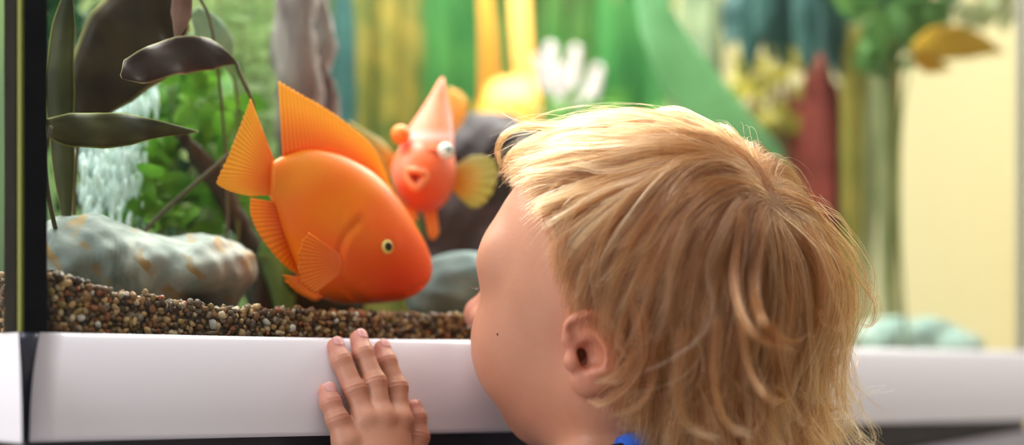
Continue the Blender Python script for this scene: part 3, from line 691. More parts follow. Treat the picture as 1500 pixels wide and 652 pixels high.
# ------------------------------------------------------------------ plants
M_brown = leaf_mat('brown_olive_leaf', (.020, .013, .007), (.060, .040, .015), 45, .12, edge=(.36, .36, .14))
M_purple = leaf_mat('purple_brown_leaf', (.026, .013, .013), (.070, .040, .036), 60, .12, edge=(.50, .42, .20))
M_olive = leaf_mat('olive_leaf', (.020, .022, .006), (.070, .074, .018), 45, .15, edge=(.40, .44, .10))
M_bright = leaf_mat('bright_green_leaf', (0.037, 0.161, 0.012), (0.149, 0.322, 0.031), 45, .4)
M_pgreen = leaf_mat('pale_fern_green', (0.161, 0.260, 0.087), (0.273, 0.360, 0.149), 45, .4)
M_mid = leaf_mat('mid_green_blade', (0.019, 0.124, 0.028), (0.056, 0.205, 0.043), 26, .35)
M_mid2 = leaf_mat('fresh_green_blade', (0.062, 0.198, 0.037), (0.136, 0.285, 0.062), 26, .35)
M_lime = leaf_mat('light_mint_leaf', (.24, .50, .25), (.40, .68, .40), 22, .35)
M_teal = leaf_mat('dark_teal_frond', (.012, .045, .045), (.035, .10, .085), 30, .2)
M_mott = leaf_mat('mottled_yellow_leaf', (.045, .085, .014), (.27, .19, .028), 34, .3)
M_red = leaf_mat('red_stem_leaf', (.13, .016, .012), (.28, .045, .03), 40, .25)
M_yg = leaf_mat('yellow_green_leaf', (.24, .22, .03), (.46, .36, .07), 40, .4)
M_sage = leaf_mat('sage_leaf', (.38, .44, .22), (.60, .60, .34), 30, .35)
M_org = leaf_mat('orange_yellow_leaf', (.62, .32, .02), (.80, .56, .06), 30, .4)
M_stem = simple('plant_stem', (.08, .12, .03), (.14, .18, .05), .5, 60)
M_dstem = simple('dark_plant_stem', (.05, .04, .02), (.09, .07, .03), .5, 60)

def plant(name, label, base, cat='plant', group='plants in the aquarium'):
    return thing(name, base, label, cat, group)
def stems(p, lines, r=.0011, mat=None):
    mb = MB()
    for L in lines: tube(mb, L, [r, r*.8], 7, 24)
    return mb.build('stem', mat or M_stem, p)
def blades(p, rows, mat, name='leaf', solid=.0005):
    for i, (pts, hw, tilt, fold, wave) in enumerate(rows):
        mb = MB(); blade(mb, pts, hw, 26, tilt, fold, wave, seedk=i*1.7); mb.build(name, mat, p, solid=solid)
def bush(p, rects, n, ls, mat, seed, name='foliage', up=.5):
    """many small leaves inside image-side boxes (px range, depth range)."""
    g = np.random.default_rng(seed); mb = MB()
    for (x0, x1, y0, y1, t0, t1), c in zip(rects, n):
        for _ in range(c):
            t = g.uniform(t0, t1); a = T(g.uniform(x0, x1), g.uniform(y0, y1), t); L = g.uniform(*ls)
            d = g.normal(size=3); d[2] = abs(d[2])*.6+up*.3; d /= np.linalg.norm(d)
            d2 = d+np.array([0, 0, -.5])*g.uniform(0, 1.2); w = L*g.uniform(.26, .38)
            blade(mb, [a, a+d*L*.5, a+(d+d2)*L*.5], [w*.2, w*.85, w, w*.8, w*.05], 9, g.uniform(-1.0, 1.0), .25, 0, 5)
    return mb.build(name, mat, p)
# broad dark leaves at the left
p = plant('broad_leaf_plant', 'plant with big dark brown leaves arching near the left corner seal', G(120, .12))
b0 = G(120, .12)
blades(p, [([T(118, 175, .10), T(150, 118, .09), T(188, 66, .085), T(225, 28, .08), T(275, 22, .08)], [.006, .019, .0255, .0245, .008], .15, .10, .09)], M_brown)
blades(p, [([T(346, 92, .05), T(312, 80, .048), T(268, 80, .044), T(225, 92, .041), T(196, 104, .039), T(177, 112, .038)], [.0006, .0080, .0098, .0086, .0072, .0008], -.15, .15, .26)], M_purple)
blades(p, [([T(70, 188, .03), T(104, 190, .034), T(150, 191, .038), T(190, 189, .043), T(232, 189, .047), T(290, 193, .052)], [.0045, .0080, .0088, .0080, .0045, .0004], .10, .15, .14)], M_olive)
blades(p, [([T(98, 330, .09), T(92, 240, .088), T(86, 130, .086), T(92, 40, .084), T(104, -30, .082)], [.002, .006, .0078, .0062, .0005], .3, .2, .10)], M_olive)
stems(p, [[b0, T(108, 300, .11), T(118, 175, .10)], [b0, T(80, 330, .07), T(66, 240, .035), T(74, 186, .03)], [b0, T(220, 330, .10), T(365, 190, .07), T(346, 92, .05)], [b0, T(102, 370, .095), T(98, 330, .09)]], .0013, M_dstem)
p = plant('reddish_leaf_plant', 'narrow pinkish brown leaf hanging down above the dark curled leaf', G(330, .10))
blades(p, [([T(268, -30, .055), T(266, 20, .055), T(258, 58, .053)], [.005, .0055, .0008], .2, .25, .04)], leaf_mat('pinkish_leaf', (.20, .10, .08), (.32, .19, .14), 60, .3))
stems(p, [[G(330, .10), T(332, 260, .10), T(310, 40, .08), T(268, -30, .055)]], .001, M_dstem)
p = plant('pale_leaf_plant', 'pale whitish green wavy leaf behind the dark curled leaf', G(345, .12))
blades(p, [([T(285, 15, .09), T(305, 40, .09), T(322, 66, .09), T(332, 96, .092)], [.003, .0085, .009, .002], .2, .15, .12)], leaf_mat('whitish_green_leaf', (0.260, 0.360, 0.248), (0.360, 0.459, 0.335), 60, .4))
stems(p, [[G(345, .12), T(350, 220, .12), T(345, 130, .10), T(332, 96, .092)]], .001)
# fern with rows of leaflets
p = plant('fern', 'feathery pale green fern with level leaflets behind the tail fin', G(350, .20)); g = np.random.default_rng(5)
mb = MB(); TF = .20
for sx in (318, 352, 392):
    stem_pts = [T(sx+4*math.sin(y*.02), y, TF) for y in (-60, 60, 180, 300)]
    for y in np.arange(-50, 330, 13.0):
        for sg in (-1, 1):
            L = g.uniform(22, 34); a = T(sx, y, TF+g.uniform(-.01, .01)); e = T(sx+sg*L, y+g.uniform(-6, 3), TF+g.uniform(-.01, .01))
            blade(mb, [a, (a+e)/2+np.array([0, 0, .001]), e], [.0012, .0026, .0026, .0005], 9, g.uniform(-.4, .4), .15, 0, 5)
mb.build('foliage', M_pgreen, p)
stems(p, [[T(sx, -60, TF), T(sx+3, 120, TF), T(sx-2, 300, TF), G(sx, TF)] for sx in (318, 352, 392)], .0009)
# bright bush
p = plant('leafy_bush', 'bright green bushy plant between the bubbles and the driftwood branch', G(270, .16))
bush(p, [(195, 330, 195, 345, .12, .17), (215, 300, 100, 210, .14, .19), (265, 345, 110, 200, .15, .19), (340, 440, 260, 400, .15, .2)], [85, 50, 34, 34], (.014, .024), M_bright, 2)
stems(p, [[G(270, .16), T(x, y, .155)] for x, y in ((215, 230), (250, 120), (300, 130), (320, 260), (400, 330))])
p = plant('leafy_bush', 'dark green leaf clump behind the bubbles at the left end', G(150, .22))
bush(p, [(60, 330, 60, 350, .22, .28), (60, 200, -40, 120, .22, .28)], [70, 30], (.020, .034), leaf_mat('deep_green_leaf', (.006, .028, .012), (.022, .065, .024), 40, .2), 31)
stems(p, [[G(150, .22), T(x, y, .25)] for x, y in ((90, 100), (160, 40), (240, 150), (300, 220))])
# light leaf under the fish
p = plant('short_leaf_plant', 'short light green leaf low behind the anal fin of the big fish', G(405, .115))
blades(p, [([G(425, .115), T(412, 400, .115), T(396, 372, .112), T(384, 352, .11)], [.003, .0075, .0075, .001], .1, .2, .05), ([G(415, .11), T(398, 395, .11), T(378, 372, .11)], [.002, .006, .001], .4, .2, .05)], leaf_mat('light_green_leaf', (0.174, 0.341, 0.099), (0.260, 0.422, 0.174), 40, .4))
# vertical leaves behind the fish, left to right
def tallrow(name, label, xs, t, hw, mat, seed, top=-70, lean=14, wave=.05, tilt=.5):
    g = np.random.default_rng(seed); p = plant(name, label, G(float(np.mean(xs)), t)); rows = []
    for x in xs:
        tt = t+g.uniform(-.012, .012); l = g.uniform(-lean, lean)
        rows.append(([G(x-l, tt), T(x-l*.6, 300, tt), T(x, 150, tt), T(x+l*.5, 40, tt), T(x+l, top+g.uniform(-20, 20), tt)], [hw*.35, hw*.8, hw, hw*.95, hw*.4], g.uniform(-tilt, tilt), .18, wave))
    blades(p, rows, mat); return p
tallrow('ribbon_leaf_plant', 'very dark teal ribbon leaves right of the grey reflection shape', [492, 507], 0.30, 0.0075, M_teal, 1)
tallrow('mottled_leaf_plant', 'mottled yellow brown ribbon leaves between the two orange fish', [528, 548, 566, 586, 602], 0.34, 0.0095, M_mott, 2, wave=.12)
tallrow('sword_plant', 'broad deep green upright blades above the head on fish', [612, 640, 668, 690], 0.38, 0.0130, M_mid, 3, tilt=.3)
tallrow('sword_plant', 'green blades between the yellow tail lobes, left of white coral', [716, 738, 756], 0.44, 0.0098, M_mid2, 4)
tallrow('sword_plant', 'fresh green blades directly behind the white coral ornament', [790, 815, 842, 868], 0.41, 0.0112, M_mid2, 5, tilt=.4)
tallrow('sword_plant', 'deep green blades right of white coral, above the top of the hair', [890, 915, 940, 962], 0.33, 0.0108, M_mid, 6, tilt=.4)
tallrow('grass_plant', 'grey olive grass blades left of the dark fronds', [1000, 1022, 1045], 0.25, 0.0088, leaf_mat('grey_olive_blade', (.12, .16, .09), (.24, .28, .15), 30, .3), 7)
# bush filling under the white coral
p = plant('leafy_bush', 'low green leafy clump around the foot of the white coral', G(830, .28))
bush(p, [(780, 960, 150, 330, .24, .33)], [70], (.02, .034), M_mid2, 8)
stems(p, [[G(830, .28), T(x, 220, .28)] for x in (800, 850, 920)])
# big pale leaf
p = plant('broad_leaf_plant', 'wide light mint green leaf slanting down behind the top of the hair', G(1210, .12))
blades(p, [([T(935, -60, .13), T(962, 30, .13), T(1005, 110, .13), T(1062, 180, .13), T(1120, 235, .13), T(1165, 300, .13)], [.004, .0125, .0185, .0185, .0145, .004], .1, .12, .03)], M_lime, solid=.0008)
stems(p, [[T(1165, 300, .13), T(1190, 400, .125), G(1210, .12)]], .0022)
# dark fronds top right
p = plant('frond_plant', 'dark blue green fronds hanging at the top right behind the red stem', G(1195, .19)); g = np.random.default_rng(9); rows = []
for x, y, l in [(1075, 70, -20), (1100, 110, -12), (1130, 90, -8), (1150, 125, 0), (1180, 105, 6), (1205, 140, 4), (1225, 118, 14), (1250, 80, 18), (1285, 60, 26), (1315, 62, 30), (1120, 55, -26)]:
    tt = .14+g.uniform(-.03, .03); rows.append(([T(1190+l*.5, -110, tt), T((1190+x)/2, -55, tt), T(x-l*.2, 0, tt), T(x, y*.55, tt), T(x+l*.4, y, tt)], [.004, .007, .0095, .009, .001], g.uniform(-.5, .5), .2, .04))
blades(p, rows, M_teal); stems(p, [[G(1195, .19), T(1198, 300, .17), T(1194, 100, .16), T(1190, -110, .14)]], .003, M_dstem)
# red stemmed plant
p = plant('red_stem_plant', 'dark red upright plant behind the crown of the hair', G(1200, .15)); rows = []
for x, t, hw, y in [(1168, .16, .0075, 130), (1186, .14, .008, 95), (1204, .13, .0095, 80), (1216, .14, .009, 100), (1228, .15, .0065, 120)]:
    rows.append(([G(x, t), T(x, 400, t), T(x+2, 290, t), T(x, 190, t), T(x-3, y, t)], [hw*.7, hw, hw, hw, hw*.3], g.uniform(-.3, .3), .15, .05))
blades(p, rows, M_red)
p = plant('leafy_bush', 'small yellow and orange leaves left of the dark red plant', G(1120, .17))
bush(p, [(1078, 1165, 80, 200, .15, .19)], [44], (.014, .022), M_yg, 12); stems(p, [[G(1120, .17), T(x, 150, .17)] for x in (1095, 1130, 1150)])
p = plant('stem_plant', 'brownish stems and leaves left of the dark red plant behind the hair', G(1145, .2)); rows = []
for x in (1110, 1138, 1158): rows.append(([G(x, .2), T(x, 350, .2), T(x, 220, .2), T(x-4, 120, .2)], [.007, .009, .009, .003], g.uniform(-.4, .4), .2, .05))
blades(p, rows, leaf_mat('brown_blade', (.12, .06, .03), (.22, .12, .06), 40, .3))
tallrow('grass_plant', 'pale sage and yellow grass blades right of the dark red plant', [1246, 1262, 1280, 1296], .115, .0070, M_sage, 13, top=60, lean=10)
tallrow('grass_plant', 'thin yellow green blades beside the red plant, nearest the end pane', [1240, 1256, 1312], .10, .0042, M_yg, 14, top=90, lean=8)
# floating leaves top right
p = plant('top_leaf_plant', 'orange yellow leaf spread across the upper right before pale wall', G(1330, .06))
blades(p, [([T(1338, 74, .05), T(1375, 62, .045), T(1420, 62, .04), T(1470, 76, .034)], [.004, .013, .012, .001], .3, .2, .05), ([T(1338, 74, .05), T(1362, 92, .05), T(1392, 100, .045)], [.004, .008, .001], .2, .2, .04)], M_org)
stems(p, [[G(1330, .06), T(1318, 350, .06), T(1320, 180, .06), T(1338, 74, .05)]], .0012)
p = plant('leafy_bush', 'green leaf cluster hanging over the orange leaf at the top right', G(1322, .08))
bush(p, [(1240, 1400, -60, 70, .05, .11), (1255, 1330, 40, 105, .07, .11)], [46, 22], (.02, .034), leaf_mat('forest_leaf', (.035, .12, .03), (.13, .27, .07), 40, .35), 15)
bush(p, [(1400, 1490, -50, 40, .02, .06)], [16], (.02, .03), M_sage, 16)
stems(p, [[G(1322, .08), T(1308, 300, .08), T(1306, 100, .08), T(x, 0, .07)] for x in (1280, 1350, 1430)], .001)

# ------------------------------------------------------------------ air bubbles
g = np.random.default_rng(21); P, R = [], []
for x0, x1, y0, y1, n in ((118, 205, 215, 345, 230), (168, 232, 115, 175, 80), (170, 200, -30, 110, 60), (95, 215, 150, 340, 90)):
    for _ in range(n):
        P.append(T(g.uniform(x0, x1), g.uniform(y0, y1), g.uniform(.115, .18))); R.append(g.uniform(.0006, .0022))
P = np.array(P); R = np.array(R); kk = R[:, None]*np.array([1, 1, 1])
V = (IV1[None]*(R[:, None, None]*np.array([.8, .8, 3.6]))+P[:, None]).reshape(-1, 3); F = (IF1[None]+(np.arange(len(P))*len(IV1))[:, None, None]).reshape(-1, 3)
mbub, nt, b = new_mat('air_bubble'); b.inputs['Base Color'].default_value = (.86, 1.0, .97, 1); b.inputs['Roughness'].default_value = .08; b.inputs['Transmission Weight'].default_value = .55; b.inputs['IOR'].default_value = 1.2
tag(add('air_bubbles', V, F, mbub), 'rising column of whitish air bubbles behind the dark leaves', 'bubbles', kind='stuff')

# ------------------------------------------------------------------ the child
YH = 0.890
HC = D(951, 410, YH)                      # centre of the skull
def head_axes(a, p, r):
    a, p, r = map(math.radians, (a, p, r))
    F = np.array([-math.cos(a)*math.cos(p), math.sin(a)*math.cos(p), math.sin(p)])
    L = np.array([-math.sin(a), -math.cos(a), 0.0]); Uu = np.cross(F, L)
    return F, math.cos(r)*L-math.sin(r)*Uu, math.cos(r)*Uu+math.sin(r)*L
HF, HL, HU = head_axes(29, 6, 6)
HM = np.stack([HF, HL, HU], 0)            # world -> head: (p-HC)@HM.T
def w2h(p): return (np.asarray(p)-HC)@HM.T
def h2w(q): return np.asarray(q)@HM+HC
def lh(px, py, y=YH): return w2h(D(px, py, y))
ER = np.array([.0880, .0715, .0770])      # skull ellipsoid
EAR = np.array([-.0028, .0668, -.0285])
def ear_sdf(q, s):
    """ear in head space; x forward, y outwards, z up. q is mirrored for the other side."""
    e = q*np.array([1, s, 1])-EAR
    an = math.radians(24)                  # the shell stands off the head at its back edge
    x = e[:, 0]*math.cos(an)+e[:, 1]*math.sin(an); y = -e[:, 0]*math.sin(an)+e[:, 1]*math.cos(an)
    # x forward in the plane of the shell, y normal to it (outwards), z up
    ti = math.radians(-12); z = e[:, 2]*math.cos(ti)-x*math.sin(ti); x = e[:, 2]*math.sin(ti)+x*math.cos(ti)
    p = np.stack([x, y, z], -1)
    out = np.stack([x/np.where(z > 0, np.where(x > 0, .0122, .0150), .0118+.0020*(z < -.012)), z/np.where(z > 0, .0175, .0190)], -1)
    rr = ln(out)
    plate = smax((rr-1)*.0135, np.abs(y-.0035-.006*np.clip(-x/.015, 0, 1)**2)-.0026, .003)
    # helix rim
    th = np.linspace(math.radians(30), math.radians(250), 34)
    RX, RZ = .0132, .0160
    rim = None
    pts = np.stack([RX*np.cos(th), .0065+.0030*np.clip(-np.cos(th), 0, 1), RZ*np.sin(th)*np.where(np.sin(th) < 0, .75, 1)+.0005], -1)
    pts[0] = [.0035, .0005, -.0005]; pts[1] = [.0080, .0030, .0020]; pts[2] = [.0105, .0050, .0060]
    for a, b in zip(pts[:-1], pts[1:]):
        d = sd_cap(p, a, b, .0026, .0026); rim = d if rim is None else np.minimum(rim, d)
    # inner fold
    ah = None
    ap = np.array([[.001, .0050, .0115], [-.0055, .0075, .006], [-.0080, .0085, -.001], [-.0065, .0080, -.0075], [-.0005, .0065, -.0105]])
    for a, b in zip(ap[:-1], ap[1:]):
        d = sd_cap(p, a, b, .0023, .0024); ah = d if ah is None else np.minimum(ah, d)
    lobe = sd_ell(p, (.0040, .0035, -.0155), (.0082, .0042, .0070))
    trag = sd_ell(p, (.0100, .0056, -.0045), (.0040, .0036, .0046))
    atrag = sd_ell(p, (-.0010, .0065, -.0108), (.0042, .0030, .0028))
    d = smin(plate, rim, .003); d = smin(d, ah, .003); d = smin(d, lobe, .004)
    d = smax(d, -sd_ell(p, (.0010, .0080, -.0030), (.0066, .0100, .0075)), .002)
    d = smax(d, -sd_ell(p, (.0046, .0010, -.0030), (.0034, .0060, .0044)), .002)
    d = smax(d, -sd_cap(p, (.0050, .0085, .0075), (.0005, .0095, .0100), .0024, .0020), .0015)
    gr = None
    gp = np.array([[.006, .0100, .0105], [-.002, .0110, .0125], [-.0090, .0125, .0070], [-.0112, .0130, -.0010], [-.0095, .0120, -.0085]])
    for a, b in zip(gp[:-1], gp[1:]):
        e_ = sd_cap(p, a, b, .0040, .0036); gr = e_ if gr is None else np.minimum(gr, e_)
    d = smax(d, -gr, .002)
    d = smin(d, trag, .0025); d = smin(d, atrag, .002)
    hole = sd_ell(p, (.0058, -.002, -.0034), (.0026, .0080, .0040))
    return d, hole
def head_sdf(p):
    q = w2h(p); m = np.abs(q[:, 1]); qs = np.stack([q[:, 0], m, q[:, 2]], -1)
    d = sd_ell(q, (0, 0, 0), ER)
    d = smin(d, sd_ell(q, (.030, 0, -.036), (.052, .052, .055)), .03)
    d = smin(d, sd_ell(qs, (.051, .031, -.038), (.0270, .0255, .029)), .016)      # cheeks
    d = smin(d, sd_sph(q, (.064, 0, -.050), .0225), .014)                          # muzzle
    d = smin(d, sd_sph(q, (.058, 0, -.0715), .0145), .014)                          # chin
    d = smin(d, sd_cap(qs, (.002, .046, -.052), (.050, .012, -.0715), .019, .014), .02)  # jaw
    d = smin(d, sd_cap(qs, (.0795, .008, .006), (.062, .042, .007), .0085, .009), .018)  # brow
    d = smax(d, -sd_sph(qs, (.0905, .030, -.0065), .0150), .016)                   # eye sockets
    lid = smax(sd_sph(qs, (.0655, .0285, -.0065), .0132), -((qs[:, 2]+.0065)*.9+.0015), .001)
    d = smin(d, lid, .003)
    d = smin(d, sd_cap(q, (.0815, 0, -.003), (.0960, 0, -.0245), .0062, .0078), .008)    # nose
    d = smin(d, sd_sph(q, (.0990, 0, -.0262), .0074), .006)
    d = smin(d, sd_ell(qs, (.0900, .0090, -.0275), (.0075, .0056, .0058)), .005)
    d = smax(d, -sd_ell(qs, (.0960, .0050, -.0345), (.0040, .0026, .0035)), .002)   # nostrils
    d = smin(d, sd_ell(q, (.0850, 0, -.0455), (.0060, .0155, .0048)), .004)
    d = smin(d, sd_ell(q, (.0835, 0, -.0535), (.0058, .0130, .0050)), .004)
    d = smax(d, -sd_ell(q, (.0900, 0, -.0495), (.0060, .0160, .0011)), .002)
    near = ln(qs-EAR) < .034
    if near.any():
        for s in (1, -1):
            k = near & (q[:, 1]*s > 0)
            if k.any():
                e, hole = ear_sdf(q[k], s); d[k] = smax(smin(d[k], e, .006), -hole, .002)
    return d
NB = D(985, 672, .905)                     # base of the neck
NT = h2w([-.012, 0, -.045])
# ---- body frame
ba = math.radians(45); BF = np.array([-math.cos(ba), math.sin(ba), 0]); BL = np.array([-math.sin(ba), -math.cos(ba), 0])
BC = np.array([NB[0], NB[1], 0])-BF*.004
def bp(f, l, z): return BC+BF*f+BL*l+np.array([0, 0, z])
ZS = NB[2]-.022
SHL, SHR = bp(0, .098, ZS-.008), bp(0, -.098, ZS-.008)
# ---- left hand, on the white band: joints (px, py, distance in front of the pane, radius)
def hj(px, py, off): return T(px, py, -off)
FING = {
 'ring':   [((492, 508), .0092, .0046), ((500, 528), .0140, .0050), ((519, 571), .0210, .0055), ((534, 616), .0265, .0060)],
 'middle': [((526, 497), .0092, .0048), ((532, 518), .0145, .0051), ((549, 560), .0225, .0056), ((558, 614), .0285, .0062)],
 'index':  [((560, 511), .0100, .0045), ((566, 530), .0150, .0049), ((581, 568), .0215, .0054), ((584, 616), .0275, .0060)],
 'little': [((480, 574), .0175, .0047), ((484, 590), .0200, .0050), ((494, 614), .0235, .0054), ((506, 650), .0270, .0060)],
 'thumb':  [((606, 597), .0180, .0042), ((610, 612), .0200, .0048), ((613, 640), .0225, .0053), ((598, 690), .0260, .0068)]}
WR = hj(566, 742, .036)
ELB = np.array([-.050, .800, .618])
HANDJ = {k: [(hj(*p, o), r) for p, o, r in v] for k, v in FING.items()}
def finger_sdf(p, J):
    d = None
    for i, ((a, ra), (b, rb)) in enumerate(zip(J[:-1], J[1:])):
        e = sd_cap(p, a, b, ra, rb); d = e if d is None else smin(d, e, .0022)
    # joint creases on the outer side
    for i, amp in ((2, .00018), (1, .00012)):
        c = J[i][0]; ax = J[i+1][0]-J[i-1][0]; ax = ax/np.linalg.norm(ax); x = (p-c)@ax; r2 = ln(p-c)
        outw = ((p-c)@(-N)) > .001
        d = d+amp*np.cos(x*2*np.pi/.0021)*np.exp(-(x/.0026)**2)*outw*(r2 < .010)
        d = d-.00028*np.exp(-(x/.0035)**2)*(r2 < .012)
    return d
def hand_sdf(p, HJ, wrist):
    f = None
    for k, J in HJ.items():
        e = finger_sdf(p, J); f = e if f is None else smin(f, e, .0007)
    pal = None
    for k, J in HJ.items():
        b, r = J[3]
        tgt = wrist+(b-wrist)*.12
        e = sd_cap(p, b+(wrist-b)*.05, tgt, r*1.10, .0135); pal = e if pal is None else smin(pal, e, .009)
    for k in ('ring', 'middle', 'index', 'little'):
        b, r = HJ[k][3]; pal = smin(pal, sd_sph(p, b-N*.0016, r*.92), .004)
    return smin(f, pal, .0045)
def fore_sdf(p): return sd_cap(p, WR, ELB, .0165, .024)
def arm_hand(p):
    d = fore_sdf(p); k = ln(p-HANDJ['middle'][3][0]) < .085
    if k.any(): d[k] = smin(hand_sdf(p[k], HANDJ, WR), d[k], .012)
    return d
# right arm hanging, simple relaxed hand
ELR = SHR+np.array([.012, .0, -.115]); WRR = ELR+BF*.030+np.array([0, 0, -.100])
rh = []
for i, l in enumerate((.050, .055, .052, .042)):
    o = BF*(.016-.0105*i); b = WRR+o+np.array([0, 0, -.045+.002*abs(i-1.3)])
    rh.append([(b, .0062), (b+np.array([0, 0, -l*.5])+BL*.001, .0056), (b+np.array([0, 0, -l*.95])+BL*.008, .0046)])
tb = WRR+BF*.014+np.array([0, 0, -.012]); rh.append([(tb, .0072), (tb+BF*.016+np.array([0, 0, -.022])+BL*.006, .0058), (tb+BF*.018+np.array([0, 0, -.042])+BL*.010, .0048)])
def body_sdf(p):
    d = sd_cap(p, NT, NB, .0385, .0400)
    q = p-BC; f = q@BF; l = q@BL; z = q[:, 2]; b = np.stack([f, l, z], -1)
    tor = sd_ell(b, (.0, 0, ZS-.075), (.066, .092, .105))
    tor = smin(tor, sd_ell(b, (.008, 0, ZS-.20), (.072, .086, .12)), .05)
    tor = smin(tor, sd_ell(b, (-.006, 0, ZS-.29), (.066, .088, .075)), .05)
    tor = smin(tor, sd_cap(b, (0, .05, ZS-.016), (0, -.05, ZS-.016), .030, .030), .04)
    tor = smin(tor, sd_cap(b, (0, 0, ZS+.012), (0, .098, ZS-.010), .030, .027), .03); tor = smin(tor, sd_cap(b, (0, 0, ZS+.012), (0, -.098, ZS-.010), .030, .027), .03)
    d = smin(d, tor, .016)
    zh = ZS-.33
    for s in (1, -1):
        d = smin(d, sd_cap(b, (0, s*.045, zh), (.012, s*.048, .20), .047, .035), .02)
        d = smin(d, sd_cap(b, (.012, s*.048, .20), (-.004, s*.048, .045), .034, .024), .012)
        d = smin(d, sd_cap(b, (-.012, s*.048, .024), (.055, s*.056, .018), .022, .016), .012)
    d = smax(d, -(b[:, 2]-.002), .004)
    for sh, el in ((SHL, ELB), (SHR, ELR)): d = smin(d, sd_cap(p, sh, el, .031, .026), .02)
    d = smin(d, sd_cap(p, ELR, WRR, .025, .0165), .008)
    for ch in rh:
        for (a, ra), (c, rc) in zip(ch[:-1], ch[1:]): d = smin(d, sd_cap(p, a, c, ra, rc), .004)
        d = smin(d, sd_cap(p, WRR, ch[0][0], .014, .010), .008)
    return d
def full_sdf(p):
    d = smin(body_sdf(p), fore_sdf(p), .012)
    k = ln(p-HC) < .17
    if k.any(): d[k] = smin(head_sdf(p[k]), d[k], .022)
    return d
HB = hj(545, 650, .02)
def clip_z(f, z0): return lambda p: np.maximum(f(p), z0-p[:, 2])
pieces = [nets(clip_z(full_sdf, NB[2]-.03), np.minimum(HC-.125, NB-.07), HC+.125, .00105, slack=1.5),
          nets(clip_z(arm_hand, .722), [HB[0]-.06, HB[1]-.07, .712], [HB[0]+.075, HB[1]+.09, .835], .00062, slack=1.5),
          nets(lambda p: np.maximum(full_sdf(p), p[:, 2]-(NB[2]-.028)), [BC[0]-.22, BC[1]-.20, -.005], [BC[0]+.19, BC[1]+.19, NB[2]], .0045, slack=1.8)]
off = 0; VV = []; FF = []
for v, f in pieces: VV.append(v); FF.append(f+off); off += len(v)
VV = np.concatenate(VV); FF = np.concatenate(FF)
child = thing('person', (BC[0], BC[1], 0.0), 'small blond child with one hand on the white band, watching the fish', 'person')
# skin tone with real pigment differences: lips, cheeks, ears, fingertips
q = w2h(VV); qs = np.stack([q[:, 0], np.abs(q[:, 1]), q[:, 2]], -1)
def gs(P, c, r): return np.exp(-(((P-np.asarray(c))/np.asarray(r))**2).sum(1))[:, None]
skin = np.tile(np.array([[.53, .250, .155]]), (len(VV), 1))
def tint(k, c):
    global skin; skin = skin*(1-k)+np.asarray(c)*k
tint(gs(qs, (.075, .040, -.035), (.03, .02, .022))*.55, (.62, .25, .16))
tint(gs(qs, (.055, .045, -.060), (.03, .03, .022))*.35, (.55, .22, .13))
tint(gs(q, (.098, 0, -.022), (.012, .014, .012))*.5, (.66, .26, .20))
tint(np.maximum(gs(q, (.087, 0, -.0455), (.008, .014, .004)), gs(q, (.085, 0, -.0535), (.008, .012, .004)))*.8, (.60, .16, .14))
tint(gs(qs, EAR+np.array([-.002, .006, .002]), (.018, .016, .022))*.55, (.64, .20, .12))
tint(gs(qs, (.076, .028, .012), (.012, .016, .0035))*.35, (.34, .20, .10))       # eyebrows
mole = h2w(lh(727, 489)); 
for J in HANDJ.values(): tint(np.exp(-(ln(VV-J[0][0])/.0085)**2)[:, None]*.6, (.70, .27, .23))
for J in HANDJ.values(): tint(np.exp(-(ln(VV-J[2][0])/.0055)**2)[:, None]*.30, (.62, .25, .17))
M_skin = attr_mat('skin', 'col', mscale=70, rough=.46, sss=.35, sscale=.006, ssr=(1, .36, .18), spec=.38, nscale=420, nstr=.16, mul=.15)
body = add('body', VV, FF, M_skin, child, attrs={'col': skin})
# mole on the cheek: nearest skin point seen there
hv = VV[:len(pieces[0][0])]; dpx = ln(to_px(hv)-np.array([727, 489])); cand = np.where(dpx < 3)[0]
mp_ = hv[cand[np.argmin(hv[cand, 1])]]
ball('mole', mp_, .0007, simple('brown_mole', (.20, .07, .045), None, .5), child, -VIEW, (.5, 1, 1))
# fingernails
M_nail = simple('pink_nail', (.66, .30, .27), (.70, .35, .32), .4, 80)
for k, J in HANDJ.items():
    a, b = J[0][0], J[1][0]; ax = (a-b)/np.linalg.norm(a-b); r = J[0][1]
    o = -N if k != 'thumb' else (-N*.55+U*.8); o = o-ax*(o@ax); o /= np.linalg.norm(o); sd = np.cross(ax, o)
    us = np.linspace(-1, 1, 11); vs = np.linspace(-1, 1, 11); Vn = []
    for u in us:
        for v in vs:
            w = math.sqrt(max(0, 1-abs(u)**3.2)); an = v*w*.78
            Vn.append(a+ax*(u*r*.66+r*.15)+sd*(math.sin(an)*r*.93)+o*(math.cos(an)*r*(1.03-.20*max(0, u)**2)+.0001))
    add('fingernail', Vn, grid_faces(11, 11), M_nail, child, solid=.0004)
# eyes
M_eyew = simple('eye_white', (.80, .78, .76), None, .12); M_iris = simple('blue_iris', (.08, .16, .24), (.14, .25, .34), .1, 900)
M_lash = simple('eyelashes', (.07, .035, .018), None, .6)
for s in (1, -1):
    ec = h2w([.0655, s*.0285, -.0065]); e = ball('eye', ec, .0122, M_eyew, child, HF)
    ir = ball('iris', ec+HF*.0090, .0056, M_iris, e, HF, (.62, 1, 1)); ball('pupil', ec+HF*.0108, .0026, M_pupil, e, HF, (.72, 1, 1))
    mb = MB()
    for i in range(22):
        an = (i/21-.5)*1.9; c0 = np.array([.0655+.0134*math.cos(an), s*(.0285+.0134*math.sin(an)), -.0075]); dr = np.array([math.cos(an), s*math.sin(an), -.25])
        tube(mb, [h2w(c0), h2w(c0+dr*.003+[0, 0, -.0006]), h2w(c0+dr*.0058+[0, 0, .0008])], [.00022, .00016, .00006], 5, 8)
    mb.build('eyelashes', M_lash, child)
